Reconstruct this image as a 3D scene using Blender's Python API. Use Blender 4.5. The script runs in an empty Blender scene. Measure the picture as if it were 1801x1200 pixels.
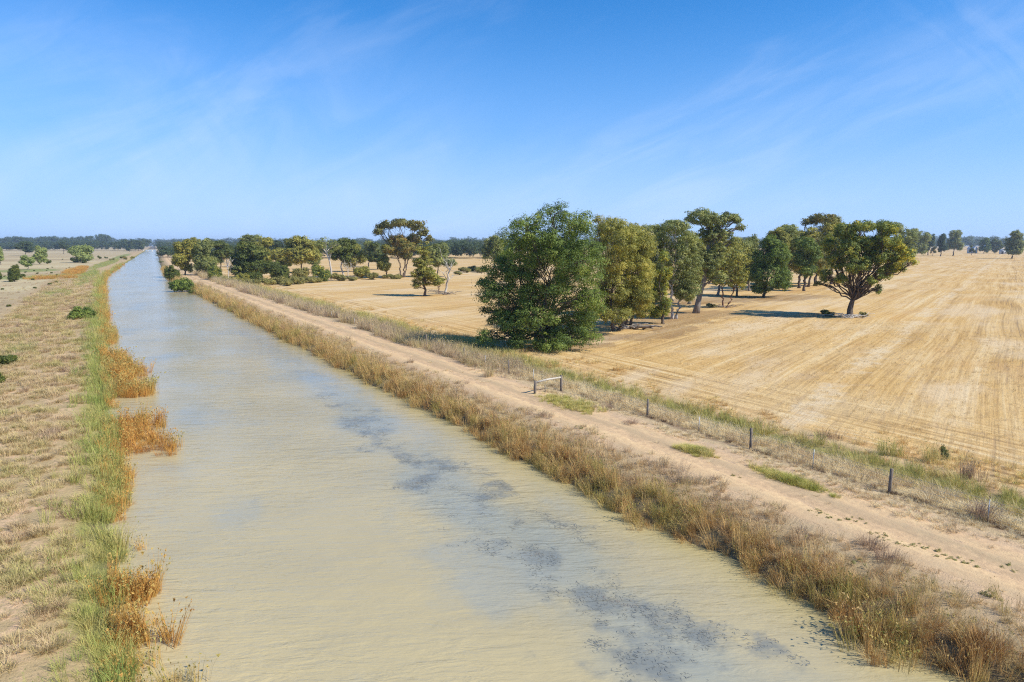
import bpy, math
import numpy as np
from mathutils import Vector

# ------------------------------------------------------------------ camera, sky, sun, exposure
SC = bpy.context.scene
COL = SC.collection
PW, PH, FPX, HORIZON, CAMH = 1801.0, 1200.0, 1200.67, 431.0, 13.0
PITCH = math.atan((600 - HORIZON) / FPX)
YAW = math.radians(30.894)
cam_data = bpy.data.cameras.new('camera')
cam_data.lens = 24.0
cam_data.sensor_width = 36.0
cam_data.clip_start = 0.1
cam_data.clip_end = 40000
cam = bpy.data.objects.new('camera', cam_data)
COL.objects.link(cam)
cam.location = (0, 0, CAMH)
cam.rotation_euler = (math.pi / 2 - PITCH, 0, -YAW)
SC.camera = cam

SUN_EL = math.radians(43)
SUN_AZ = math.atan2(0.60, -0.80)          # compass style: x = sin, y = cos
world = bpy.data.worlds.new('World')
SC.world = world
world.use_nodes = True
SC.view_settings.view_transform = 'Standard'
SC.view_settings.look = 'None'
SC.view_settings.gamma = 1.0
SC.view_settings.exposure = 0.34
SC.cycles.use_denoising = False
SC.cycles.pixel_filter_type = 'BLACKMAN_HARRIS'
SC.cycles.filter_width = 1.15
SC.cycles.max_bounces = 5
SC.cycles.diffuse_bounces = 3
SC.cycles.glossy_bounces = 2
SC.cycles.transmission_bounces = 2
SC.cycles.volume_bounces = 0
SC.cycles.caustics_reflective = False
SC.cycles.caustics_refractive = False

sun_data = bpy.data.lights.new('sun', 'SUN')
sun_data.energy = 4.8
sun_data.angle = math.radians(0.5)
sun_data.color = (1.0, 0.95, 0.85)
sun = bpy.data.objects.new('sun', sun_data)
COL.objects.link(sun)
sd = Vector((math.sin(SUN_AZ) * math.cos(SUN_EL), math.cos(SUN_AZ) * math.cos(SUN_EL), math.sin(SUN_EL)))
sun.rotation_euler = sd.to_track_quat('Z', 'Y').to_euler()
sun.location = (60, -60, 80)


class NT:
    """tiny helper to write node trees"""
    def __init__(self, tree):
        self.t = tree
        tree.nodes.clear()

    def n(self, kind, **kw):
        nd = self.t.nodes.new(kind)
        for k, v in kw.items():
            setattr(nd, k, v)
        return nd

    def link(self, a, b):
        self.t.links.new(a, b)

    def put(self, sock, v):
        if isinstance(v, bpy.types.NodeSocket):
            self.link(v, sock)
        elif isinstance(v, (tuple, list)) and len(v) == 3 and sock.type == 'RGBA':
            sock.default_value = (*v, 1.0)
        else:
            sock.default_value = v

    def math(self, op, a, b=0.0, c=0.0, clamp=False):
        nd = self.n('ShaderNodeMath', operation=op, use_clamp=clamp)
        for i, v in enumerate((a, b, c)):
            self.put(nd.inputs[i], v)
        return nd.outputs[0]

    def vmath(self, op, a, b=(0, 0, 0), out=0):
        nd = self.n('ShaderNodeVectorMath', operation=op)
        self.put(nd.inputs[0], a)
        if op == 'SCALE':
            self.put(nd.inputs['Scale'], b)
        else:
            self.put(nd.inputs[1], b)
        return nd.outputs[out]

    def noise(self, vec, scale, detail=4.0, rough=0.55, dist=0.0):
        nd = self.n('ShaderNodeTexNoise')
        if vec is not None:
            self.link(vec, nd.inputs['Vector'])
        nd.inputs['Scale'].default_value = scale
        nd.inputs['Detail'].default_value = detail
        nd.inputs['Roughness'].default_value = rough
        nd.inputs['Distortion'].default_value = dist
        return nd.outputs['Fac']

    def mapping(self, vec, loc=(0, 0, 0), rot=(0, 0, 0), scale=(1, 1, 1)):
        nd = self.n('ShaderNodeMapping')
        self.link(vec, nd.inputs['Vector'])
        nd.inputs['Location'].default_value = loc
        nd.inputs['Rotation'].default_value = rot
        nd.inputs['Scale'].default_value = scale
        return nd.outputs[0]

    def smooth(self, v, lo, hi, a=0.0, b=1.0):
        nd = self.n('ShaderNodeMapRange', interpolation_type='SMOOTHSTEP')
        self.put(nd.inputs['Value'], v)
        for k, x in zip(('From Min', 'From Max', 'To Min', 'To Max'), (lo, hi, a, b)):
            nd.inputs[k].default_value = x
        return nd.outputs[0]

    def lin(self, v, lo, hi, a=0.0, b=1.0):
        nd = self.n('ShaderNodeMapRange')
        self.put(nd.inputs['Value'], v)
        for k, x in zip(('From Min', 'From Max', 'To Min', 'To Max'), (lo, hi, a, b)):
            nd.inputs[k].default_value = x
        return nd.outputs[0]

    def mix(self, fac, a, b, blend='MIX'):
        nd = self.n('ShaderNodeMix', data_type='RGBA', blend_type=blend)
        self.put(nd.inputs[0], fac)
        self.put(nd.inputs[6], a)
        self.put(nd.inputs[7], b)
        return nd.outputs[2]

    def ramp(self, fac, stops, interp='LINEAR'):
        nd = self.n('ShaderNodeValToRGB')
        cr = nd.color_ramp
        cr.interpolation = interp
        while len(cr.elements) < len(stops):
            cr.elements.new(0.5)
        for e, (p, c) in zip(cr.elements, stops):
            e.position = p
            e.color = (*c, 1.0)
        self.put(nd.inputs[0], fac)
        return nd.outputs[0]

    def attr(self, name, kind='GEOMETRY'):
        nd = self.n('ShaderNodeAttribute', attribute_name=name, attribute_type=kind)
        return nd


def build_sky():
    t = NT(world.node_tree)
    sky = t.n('ShaderNodeTexSky', sky_type='NISHITA')
    sky.sun_disc = False
    sky.sun_elevation = SUN_EL
    sky.sun_rotation = SUN_AZ
    sky.air_density = 1.0
    sky.dust_density = 0.4
    sky.ozone_density = 2.0
    tc = t.n('ShaderNodeTexCoord')
    d = tc.outputs['Generated']
    sp = t.n('ShaderNodeSeparateXYZ')
    t.link(d, sp.inputs[0])
    # azimuth measured from the middle of the view's compass bearing, and elevation
    rt = t.n('ShaderNodeVectorRotate', rotation_type='Z_AXIS')
    t.link(d, rt.inputs['Vector'])
    rt.inputs['Angle'].default_value = YAW
    s2 = t.n('ShaderNodeSeparateXYZ')
    t.link(rt.outputs[0], s2.inputs[0])
    az = t.math('ARCTAN2', s2.outputs[0], s2.outputs[1])
    el = t.math('ARCSINE', t.math('MAXIMUM', sp.outputs[2], 0.0))
    cmb = t.n('ShaderNodeCombineXYZ')
    t.link(az, cmb.inputs[0])
    t.link(el, cmb.inputs[1])
    p = cmb.outputs[0]

    def wisps(rot, sc, st, detail, dist, loc):
        return t.noise(t.mapping(t.mapping(p, loc=loc, rot=(0, 0, -rot)), scale=(sc, sc * st, 1)), 1.0, detail, 0.58, dist)

    def patch(ca, ce, ra, re_, rot=0.0):
        q = t.mapping(t.mapping(p, loc=(-ca, -ce, 0)), rot=(0, 0, -rot))
        q = t.mapping(q, scale=(1 / ra, 1 / re_, 1))
        return t.smooth(t.vmath('LENGTH', q, out=1), 1.25, 0.0)
    wa = wisps(0.5, 4.0, 2.6, 7, 0.7, (1.3, 0.2, 0))
    wb = wisps(0.36, 5.0, 5.0, 8, 0.5, (4.1, 2.2, 0))
    wc = wisps(-0.9, 7.0, 3.0, 8, 0.9, (7.7, 5.2, 0))
    A = t.math('MULTIPLY', t.math('MAXIMUM', patch(-0.42, 0.12, 0.52, 0.17), t.math('MULTIPLY', patch(-0.30, 0.07, 0.40, 0.10), 0.9)), t.smooth(wa, 0.30, 0.72, 0.25, 1.25))
    A = t.math('MULTIPLY', A, t.lin(wc, 0.3, 0.7, 0.75, 1.1))
    B = t.math('MULTIPLY', patch(0.25, 0.105, 0.50, 0.11, 0.30), t.smooth(wb, 0.34, 0.74, 0.15, 0.95))
    C = t.math('MULTIPLY', patch(0.64, 0.27, 0.22, 0.16, -0.8), t.smooth(wc, 0.36, 0.68))
    D = t.math('MULTIPLY', patch(-0.35, 0.27, 0.45, 0.10, 0.2), t.smooth(wa, 0.42, 0.72))
    everywhere = t.math('MULTIPLY', t.smooth(wb, 0.48, 0.75), t.smooth(wa, 0.45, 0.70))
    cl = t.math('ADD', t.math('MULTIPLY', A, 0.24), t.math('ADD', t.math('MULTIPLY', B, 0.27), t.math('ADD', t.math('MULTIPLY', C, 0.15), t.math('ADD', t.math('MULTIPLY', D, 0.08), t.math('MULTIPLY', everywhere, 0.08)))))
    cl = t.math('MINIMUM', cl, 0.66)
    tint = t.mix(1.0, sky.outputs[0], (0.24, 0.89, 1.50), 'MULTIPLY')
    tint = t.mix(t.math('MULTIPLY', t.smooth(el, 0.36, -0.02), 0.80), tint, (3.1, 4.95, 9.0))
    tint = t.mix(t.math('MULTIPLY', t.smooth(el, 0.16, 0.0), 0.62), tint, (5.0, 7.0, 10.6))
    colr = t.mix(cl, tint, (7.0, 8.0, 10.0))
    bg = t.n('ShaderNodeBackground')
    t.link(colr, bg.inputs[0])
    bg.inputs[1].default_value = 0.094
    out = t.n('ShaderNodeOutputWorld')
    t.link(bg.outputs[0], out.inputs[0])


build_sky()


# ------------------------------------------------------------------ shared helpers
def ray(px, py):
    x, y = (px - 900.5) / FPX, -(py - 600) / FPX
    cp, sp_ = math.cos(PITCH), math.sin(PITCH)
    f = np.array([math.sin(YAW) * cp, math.cos(YAW) * cp, -sp_])
    r = np.array([math.cos(YAW), -math.sin(YAW), 0.0])
    return f + x * r + y * np.cross(r, f)


def at(px, py, z=0.3):
    """a point of the photograph taken down to the plane at height z"""
    d = ray(px, py)
    t = (z - CAMH) / d[2]
    return np.array([d[0] * t, d[1] * t, z])


def depth_of(p):
    return p[0] * math.sin(YAW) + p[1] * math.cos(YAW)


def bend(Y):
    """the canal runs along +Y and swings slightly to the right far away"""
    Y = np.asarray(Y, float)
    s = np.clip(Y - 245.0, 0, None)
    return np.where(s < 120, 0.0605 * s * s / 240.0, 0.0605 * (s - 60.0))


CANAL_W = 21.5
PROFILE_U = [-9000, -60, -22, -15, -9, -3.0, -1.6, -0.5, 0.0, 0.7, 2.5, 19, 20.8, 21.4, 22.3, 23.6, 25.5, 31.5, 33.6, 36.2, 37.6, 39.5, 42, 9000]
PROFILE_Z = [0.3, 0.3, 0.35, 0.5, 0.62, 0.66, 0.5, 0.14, 0.0, -0.35, -1.4, -1.4, -0.35, 0.03, 0.45, 0.8, 0.9, 0.9, 0.62, 0.30, 0.12, 0.3, 0.3, 0.3]


def height(u):
    return np.interp(u, PROFILE_U, PROFILE_Z)


def wob(u, Y):
    """the waterline wanders by a few decimetres"""
    Y = np.asarray(Y, float)
    w = 0.30 * np.sin(Y * 0.53 + 1.0) + 0.26 * np.sin(Y * 1.27 + 0.4) + 0.35 * np.sin(Y * 0.19 + 2.0) + 0.14 * np.sin(Y * 2.9)
    fl = np.clip(1.6 - np.abs(np.asarray(u) + 0.2) / 1.6, 0, 1)
    fr = np.clip(1.6 - np.abs(np.asarray(u) - 21.3) / 1.4, 0, 1)
    return w * (fl * 0.9 + fr * 0.6)


def ground_z(u, Y):
    return height(np.asarray(u) + wob(u, Y))


def value_noise(x, y, cell, seed=0):
    """smooth random field in 0..1"""
    r = np.random.default_rng(seed)
    T = r.random((64, 64))
    gx_, gy_ = np.asarray(x) / cell, np.asarray(y) / cell
    i, j = np.floor(gx_).astype(int), np.floor(gy_).astype(int)
    fx, fy = gx_ - i, gy_ - j
    fx, fy = fx * fx * (3 - 2 * fx), fy * fy * (3 - 2 * fy)
    g = lambda a, b: T[a % 64, b % 64]
    return (g(i, j) * (1 - fx) + g(i + 1, j) * fx) * (1 - fy) + (g(i, j + 1) * (1 - fx) + g(i + 1, j + 1) * fx) * fy


def weed_field(u, Y):
    """where water weed grows, 0..1"""
    n = 0.62 * value_noise(u, Y * 0.8, 1.5, 60) + 0.38 * value_noise(u, Y * 0.8, 0.6, 61)
    ctr = np.interp(Y, [12, 24, 38, 65, 130], [14.9, 14.9, 15.5, 17.0, 18.6])
    w = np.interp(Y, [12, 30, 65], [3.2, 2.8, 1.7])
    return np.clip(n * 2.0 - 0.50 - 0.55 * (np.abs(u - ctr) / w) ** 1.5, 0, 1) * np.interp(Y, [14, 30, 60, 130], [1, 0.92, 0.5, 0.2])


def tag(o, label=None, cat=None, group=None, kind=None):
    if label: o['label'] = label
    if cat: o['category'] = cat
    if group: o['group'] = group
    if kind: o['kind'] = kind
    return o


def mesh_np(name, verts, faces, smooth=False):
    """faces: (n,k) array of one face size, or a list of such arrays"""
    me = bpy.data.meshes.new(name)
    verts = np.asarray(verts, np.float32)
    if isinstance(faces, np.ndarray): faces = [faces]
    faces = [f for f in faces if len(f)]
    me.vertices.add(len(verts))
    me.vertices.foreach_set('co', verts.ravel())
    loops = np.concatenate([f.ravel() for f in faces]).astype(np.int32)
    totals = np.concatenate([np.full(len(f), f.shape[1]) for f in faces]).astype(np.int32)
    starts = np.concatenate([[0], np.cumsum(totals)[:-1]]).astype(np.int32)
    me.loops.add(len(loops))
    me.polygons.add(len(totals))
    me.loops.foreach_set('vertex_index', loops)
    me.polygons.foreach_set('loop_start', starts)
    me.polygons.foreach_set('loop_total', totals)
    if smooth:
        me.polygons.foreach_set('use_smooth', np.ones(len(totals), bool))
    me.update(calc_edges=True)
    return me


def add_attr(me, name, data, kind='FLOAT'):
    a = me.attributes.new(name, kind, 'POINT')
    data = np.asarray(data, np.float32)
    a.data.foreach_set({'FLOAT': 'value', 'FLOAT_VECTOR': 'vector', 'FLOAT_COLOR': 'color'}[kind], data.ravel())


def obj(name, me, mat=None, parent=None):
    o = bpy.data.objects.new(name, me)
    COL.objects.link(o)
    if mat is not None and not me.materials: me.materials.append(mat)
    if parent is not None: o.parent = parent
    return o


def empty(name, loc, rz=0.0):
    o = bpy.data.objects.new(name, None)
    COL.objects.link(o)
    o.empty_display_size = 0.5
    o.location = [float(v) for v in loc]
    o.rotation_euler = (0, 0, rz)
    return o


def copy_thing(o, loc, rz, scale, label=None):
    r = o.copy()
    COL.objects.link(r)
    r.location = [float(v) for v in loc]
    r.rotation_euler = (0, 0, rz)
    r.scale = (scale, scale, scale)
    if label: r['label'] = label
    for ch in list(o.children):
        c = ch.copy()
        COL.objects.link(c)
        c.parent = r
    return r


class MB:
    """collects tubes and boxes for one mesh"""
    def __init__(self):
        self.v, self.q, self.t, self.c = [], [], [], 0

    def tube(self, pts, rad, sides=6, cap=True):
        pts = np.asarray(pts, float)
        rad = np.broadcast_to(np.asarray(rad, float), (len(pts),))
        tan = np.gradient(pts, axis=0)
        tan /= np.linalg.norm(tan, axis=1)[:, None] + 1e-9
        ref = np.where(np.abs(tan[:, 2:3]) > 0.9, np.array([[1.0, 0, 0]]), np.array([[0, 0, 1.0]]))
        a = np.cross(tan, ref)
        a /= np.linalg.norm(a, axis=1)[:, None] + 1e-9
        b = np.cross(tan, a)
        ang = np.arange(sides) * 2 * math.pi / sides
        ring = pts[:, None] + rad[:, None, None] * (np.cos(ang)[None, :, None] * a[:, None] + np.sin(ang)[None, :, None] * b[:, None])
        n = len(pts)
        base = self.c
        self.v.append(ring.reshape(-1, 3))
        i = np.arange(n - 1)[:, None] * sides
        j = np.arange(sides)[None]
        jn = (j + 1) % sides
        self.q.append((np.stack([i + j, i + jn, i + sides + jn, i + sides + j], -1) + base).reshape(-1, 4))
        self.c += n * sides
        if cap:
            for k, rev in ((0, True), (n - 1, False)):
                self.v.append(pts[k:k + 1])
                m = base + k * sides + np.arange(sides)
                nx = np.roll(m, -1)
                cc = np.full(sides, self.c)
                self.t.append(np.stack([nx, m, cc] if rev else [m, nx, cc], -1))
                self.c += 1

    def hexa(self, p8):
        """box from 8 corners: bottom 4 counter-clockwise, then top 4"""
        f = np.array([[3, 2, 1, 0], [4, 5, 6, 7], [0, 1, 5, 4], [1, 2, 6, 5], [2, 3, 7, 6], [3, 0, 4, 7]])
        self.v.append(np.asarray(p8, float))
        self.q.append(f + self.c)
        self.c += 8

    def box(self, x0, x1, y0, y1, z0, z1):
        self.hexa([(x0, y0, z0), (x1, y0, z0), (x1, y1, z0), (x0, y1, z0), (x0, y0, z1), (x1, y0, z1), (x1, y1, z1), (x0, y1, z1)])

    def mesh(self, name, smooth=False):
        return mesh_np(name, np.concatenate(self.v), [np.concatenate(self.q) if self.q else np.zeros((0, 4), int), np.concatenate(self.t) if self.t else np.zeros((0, 3), int)], smooth)


def material(name, rough=0.8, spec=0.2):
    m = bpy.data.materials.new(name)
    m.use_nodes = True
    t = NT(m.node_tree)
    b = t.n('ShaderNodeBsdfPrincipled')
    b.inputs['Roughness'].default_value = rough
    b.inputs['Specular IOR Level'].default_value = spec
    out = t.n('ShaderNodeOutputMaterial')
    t.link(b.outputs[0], out.inputs[0])
    return m, t, b, out


def leaf_material(name, dark, mid, light, trans=0.30):
    m, t, b, out = material(name, 0.6, 0.25)
    tint = t.attr('tint').outputs['Fac']
    geo = t.n('ShaderNodeNewGeometry')
    n = t.noise(geo.outputs['Position'], 0.55, 3)
    f = t.math('ADD', tint, t.lin(n, 0.3, 0.7, -0.18, 0.18), clamp=True)
    c = t.ramp(f, [(0.0, dark), (0.5, mid), (1.0, light)])
    t.link(c, b.inputs['Base Color'])
    tr = t.n('ShaderNodeBsdfTranslucent')
    t.link(t.mix(1.0, c, (1.25, 1.3, 0.6), 'MULTIPLY'), tr.inputs[0])
    mx = t.n('ShaderNodeMixShader')
    mx.inputs[0].default_value = trans
    t.link(b.outputs[0], mx.inputs[1])
    t.link(tr.outputs[0], mx.inputs[2])
    t.link(mx.outputs[0], out.inputs[0])
    return m


def bark_material(name, a, b_, scale=3.0):
    m, t, b, out = material(name, 0.9, 0.1)
    tc = t.n('ShaderNodeTexCoord')
    v = t.mapping(tc.outputs['Object'], scale=(1, 1, 0.25))
    n = t.noise(v, scale, 5, 0.6)
    t.link(t.ramp(n, [(0.3, a), (0.7, b_)]), b.inputs['Base Color'])
    bp = t.n('ShaderNodeBump')
    bp.inputs['Strength'].default_value = 0.5
    bp.inputs['Distance'].default_value = 0.08
    t.link(t.noise(v, scale * 4, 3), bp.inputs['Height'])
    t.link(bp.outputs[0], b.inputs['Normal'])
    return m


def grass_material(name, cols, scale=0.25, trans=0.25):
    """cols: colours from dull to fresh, chosen by patch, by tuft and by blade"""
    m, t, b, out = material(name, 0.7, 0.15)
    geo = t.n('ShaderNodeNewGeometry')
    info = t.n('ShaderNodeObjectInfo')
    n = t.noise(geo.outputs['Position'], scale, 3, 0.6)
    tint = t.attr('tint').outputs['Fac']
    f = t.lin(n, 0.28, 0.72, 0.0, 1.0)
    f = t.math('ADD', t.math('MULTIPLY', f, 0.55), t.math('MULTIPLY', info.outputs['Random'], 0.33))
    f = t.math('ADD', f, t.math('MULTIPLY', tint, 0.22), clamp=True)
    k = len(cols)
    c = t.ramp(f, [(0.08 + 0.84 * i / (k - 1), cc) for i, cc in enumerate(cols)])
    t.link(c, b.inputs['Base Color'])
    tr = t.n('ShaderNodeBsdfTranslucent')
    t.link(c, tr.inputs[0])
    mx = t.n('ShaderNodeMixShader')
    mx.inputs[0].default_value = trans
    t.link(b.outputs[0], mx.inputs[1])
    t.link(tr.outputs[0], mx.inputs[2])
    t.link(mx.outputs[0], out.inputs[0])
    return m


def plain_material(name, a, b_, scale=4.0, rough=0.7, metallic=0.0):
    m, t, b, out = material(name, rough, 0.3)
    tc = t.n('ShaderNodeTexCoord')
    n = t.noise(tc.outputs['Object'], scale, 5, 0.6)
    t.link(t.ramp(n, [(0.3, a), (0.7, b_)]), b.inputs['Base Color'])
    b.inputs['Metallic'].default_value = metallic
    return m


# ------------------------------------------------------------------ ground, track, water
ROW = np.array([0.92, 0.392])             # direction of the drill rows in the paddock


def ground_material():
    m, t, b, out = material('ground_soil', 0.95, 0.05)
    geo = t.n('ShaderNodeNewGeometry')
    P = geo.outputs['Position']
    u = t.attr('u').outputs['Fac']
    n1 = t.noise(P, 0.35, 5, 0.6)
    n2 = t.noise(P, 2.2, 5, 0.65)
    n3 = t.noise(P, 0.045, 4, 0.55)
    n4 = t.noise(P, 9.0, 4, 0.7)
    wob = t.math('ADD', t.lin(n1, 0.25, 0.75, -0.9, 0.9), t.lin(n2, 0.25, 0.75, -0.45, 0.45))
    uu = t.math('ADD', u, wob)
    f = t.lin(uu, -20.0, 60.0)

    def s(x): return (x + 20.0) / 80.0
    mud, straw, green, sand = (0.16, 0.12, 0.07), (0.50, 0.37, 0.19), (0.20, 0.24, 0.07), (0.60, 0.42, 0.255)
    c = t.ramp(f, [
        (s(-19), (0.45, 0.33, 0.19)), (s(-12), (0.44, 0.33, 0.18)), (s(-2.0), (0.46, 0.34, 0.18)), (s(-1.2), (0.33, 0.29, 0.11)),
        (s(-0.4), (0.20, 0.20, 0.07)), (s(0.3), mud), (s(21.2), mud), (s(22.5), (0.33, 0.25, 0.13)), (s(25.0), (0.46, 0.34, 0.20)),
        (s(26.2), sand), (s(31.0), sand), (s(32.0), (0.50, 0.38, 0.22)), (s(32.9), (0.40, 0.29, 0.18)), (s(33.2), (0.26, 0.18, 0.11)),
        (s(33.7), (0.52, 0.41, 0.23)), (s(36.0), (0.52, 0.41, 0.22)), (s(36.7), (0.27, 0.26, 0.09)), (s(38.3), (0.30, 0.27, 0.10)),
        (s(39.3), (0.46, 0.31, 0.17)), (s(40.4), (0.56, 0.41, 0.22)), (s(43), (0.60, 0.435, 0.235)), (s(59), (0.60, 0.435, 0.235))])
    # dry paddock: long streaks along the drill rows, along the fence at the headland
    ang = math.atan2(ROW[1], ROW[0])
    warp = t.n('ShaderNodeVectorMath', operation='ADD')
    t.link(P, warp.inputs[0])
    nd = t.n('ShaderNodeTexNoise')
    t.link(P, nd.inputs['Vector'])
    nd.inputs['Scale'].default_value = 0.02
    nd.inputs['Detail'].default_value = 1
    t.link(t.vmath('SCALE', nd.outputs['Color'], 2.2), warp.inputs[1])
    pr = t.n('ShaderNodeVectorRotate', rotation_type='Z_AXIS')
    t.link(warp.outputs[0], pr.inputs['Vector'])
    pr.inputs['Angle'].default_value = -ang
    prr = pr.outputs[0]
    st1 = t.noise(t.mapping(prr, scale=(0.008, 0.50, 1)), 1.0, 6, 0.68)
    st2 = t.noise(t.mapping(prr, scale=(0.03, 2.3, 1)), 1.0, 4, 0.65)
    hd = t.noise(t.mapping(P, scale=(1.5, 0.05, 1)), 1.0, 4, 0.65)
    inner = t.smooth(uu, 46.0, 58.0)
    streak = t.math('ADD', t.math('MULTIPLY', st1, 0.62), t.math('MULTIPLY', st2, 0.38))
    streak = t.math('ADD', t.math('MULTIPLY', streak, inner), t.math('MULTIPLY', hd, t.math('SUBTRACT', 1.0, inner)))
    stub = t.ramp(streak, [(0.32, (0.31, 0.19, 0.08)), (0.42, (0.51, 0.325, 0.125)), (0.50, (0.66, 0.44, 0.18)), (0.58, (0.72, 0.52, 0.255)), (0.67, (0.78, 0.63, 0.38))])
    st3 = t.noise(t.mapping(prr, scale=(0.22, 3.4, 1)), 1.0, 4, 0.7)
    stub = t.mix(t.math('MULTIPLY', t.smooth(st3, 0.52, 0.34), t.lin(n3, 0.3, 0.65, 0.15, 0.75)), stub, (0.40, 0.26, 0.13))
    stub = t.mix(t.lin(n3, 0.44, 0.66, 0.0, 0.42), stub, (0.72, 0.57, 0.34))
    n5 = t.noise(t.mapping(prr, scale=(0.03, 0.11, 1)), 1.0, 5, 0.6)
    stub = t.mix(t.smooth(n5, 0.50, 0.68, 0.0, 0.6), stub, (0.73, 0.585, 0.39))
    stub = t.mix(t.smooth(n5, 0.46, 0.32, 0.0, 0.5), stub, (0.60, 0.37, 0.16))
    stub = t.mix(t.math('MULTIPLY', t.smooth(n1, 0.56, 0.72), 0.45), stub, (0.46, 0.33, 0.20))
    # one pale windrow of straw
    sx = t.n('ShaderNodeSeparateXYZ')
    t.link(prr, sx.inputs[0])
    srow = sx.outputs[1]
    band = t.math('ABSOLUTE', t.math('ADD', t.math('SUBTRACT', srow, 12.6), t.lin(n1, 0.3, 0.7, -1.3, 1.3)))
    band = t.math('MULTIPLY', t.smooth(band, 1.5, 0.2), t.smooth(n3, 0.34, 0.48))
    stub = t.mix(t.math('MULTIPLY', band, t.lin(n2, 0.3, 0.7, 0.1, 0.75)), stub, (0.74, 0.63, 0.45))
    # bare brownish drill lines further right
    br = t.smooth(t.math('ABSOLUTE', t.math('ADD', t.math('SUBTRACT', srow, -5.0), t.lin(n1, 0.3, 0.7, -3, 3))), 9.0, 3.0)
    lines = t.math('MULTIPLY', br, t.smooth(st2, 0.50, 0.30))
    stub = t.mix(t.math('MULTIPLY', lines, 0.65), stub, (0.27, 0.19, 0.12))
    stub = t.mix(1.0, stub, (1.0, 0.975, 0.95), 'MULTIPLY')
    c = t.mix(t.smooth(uu, 39.8, 42.0), c, stub)
    # far paddocks over the canal on the left: greyer, greenish strips
    lf = t.ramp(t.noise(t.mapping(P, scale=(0.004, 0.02, 1)), 1.0, 4, 0.6), [(0.35, (0.40, 0.305, 0.175)), (0.5, (0.49, 0.385, 0.225)), (0.62, (0.56, 0.46, 0.27))])
    c = t.mix(t.smooth(u, -15.0, -19.0), c, lf)
    # the soil of the left bank shows between the tussocks
    soil = t.math('MULTIPLY', t.smooth(t.math('ADD', t.math('MULTIPLY', n2, 0.6), t.math('MULTIPLY', n1, 0.4)), 0.49, 0.58), t.math('MULTIPLY', t.smooth(u, -1.8, -3.2), t.smooth(u, -19, -12)))
    c = t.mix(t.math('MULTIPLY', soil, 0.85), c, (0.70, 0.48, 0.295))
    msk = t.attr('patch')
    sep = t.n('ShaderNodeSeparateColor')
    t.link(msk.outputs['Color'], sep.inputs[0])
    brk = t.lin(n1, 0.3, 0.7, -0.45, 0.45)

    def mk(sock): return t.smooth(t.math('ADD', sock, t.math('MULTIPLY', brk, t.math('MULTIPLY', sock, 2.0, clamp=True))), 0.30, 0.62)
    c = t.mix(t.math('MULTIPLY', mk(sep.outputs[1]), 0.75), c, (0.22, 0.27, 0.08))
    c = t.mix(t.math('MULTIPLY', mk(sep.outputs[0]), 0.85), c, (0.42, 0.19, 0.06))
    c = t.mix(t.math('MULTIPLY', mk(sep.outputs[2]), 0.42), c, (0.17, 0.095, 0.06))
    # grain
    c = t.mix(t.lin(n4, 0.3, 0.7, 0.0, 0.5), c, t.mix(1.0, c, (0.62, 0.58, 0.52), 'MULTIPLY'))
    c = t.mix(t.lin(n2, 0.35, 0.7, 0.0, 0.25), c, t.mix(1.0, c, (0.70, 0.66, 0.62), 'MULTIPLY'))
    t.link(c, b.inputs['Base Color'])
    bp = t.n('ShaderNodeBump')
    bp.inputs['Strength'].default_value = 0.7
    bp.inputs['Distance'].default_value = 0.12
    t.link(t.math('ADD', t.math('MULTIPLY', n4, 0.5), t.math('ADD', n2, t.math('MULTIPLY', st2, 0.6))), bp.inputs['Height'])
    t.link(bp.outputs[0], b.inputs['Normal'])
    return m


def geom(a, b, n):
    return np.geomspace(a, b, n)


cu = np.unique(np.concatenate([-geom(24, 7000, 40)[::-1], np.arange(-24, -4, 0.8), np.arange(-4, 1.2, 0.2), [2.5, 6, 10, 14, 19, 20.2], np.arange(20.8, 26, 0.2), np.arange(26, 44, 0.4),
                               np.arange(44, 180, 2.0), geom(180, 9000, 55)]).round(3))
rv = np.unique(np.concatenate([np.arange(-60, 0, 4), np.arange(0, 150, 0.8), np.arange(150, 420, 3), np.arange(420, 1500, 20), geom(1500, 12000, 25)]).round(3))
U, V = np.meshgrid(cu, rv)
gx, gy, gz = U + bend(V), V, ground_z(U, V)


def ellipses(lst, X, Y):
    m = np.zeros_like(X)
    for (cx, cy, rx, ry, rot) in lst:
        ca, sa = math.cos(rot), math.sin(rot)
        a = ((X - cx) * ca + (Y - cy) * sa) / rx
        b_ = (-(X - cx) * sa + (Y - cy) * ca) / ry
        m = np.maximum(m, np.clip(1.25 - np.hypot(a, b_), 0, 1))
    return np.clip(m * 1.3, 0, 1)


GREEN = [(-11, 212, 4, 22, 0), (-9.4, 97, 2.0, 13, -0.05), (-13, 330, 14, 26, 0), (-4.5, 330, 3.5, 90, -0.02), (4, 560, 5, 160, -0.06), (-12, 60, 1.2, 8, 0), (-30, 330, 12, 20, 0.2), (-2.0, 150, 1.6, 70, 0),
         (22, 900, 6, 250, -0.06), (-32, 420, 16, 30, 0)]
ORANGE = [(-11, 385, 4.5, 50, 0.0), (-17, 315, 9, 12, 0.3), (-9, 440, 3, 40, 0)]
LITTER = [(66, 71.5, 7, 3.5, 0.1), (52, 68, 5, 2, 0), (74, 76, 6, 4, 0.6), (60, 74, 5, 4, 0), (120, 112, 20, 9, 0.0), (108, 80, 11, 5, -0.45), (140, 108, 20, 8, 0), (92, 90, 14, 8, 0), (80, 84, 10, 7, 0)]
me = mesh_np('ground', np.stack([gx, gy, gz], -1).reshape(-1, 3),
             (np.arange(len(rv) - 1)[:, None, None] * len(cu) + np.arange(len(cu) - 1)[None, :, None] + np.array([0, 1, len(cu) + 1, len(cu)])[None, None]).reshape(-1, 4), True)
add_attr(me, 'u', U + wob(U, V))
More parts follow.
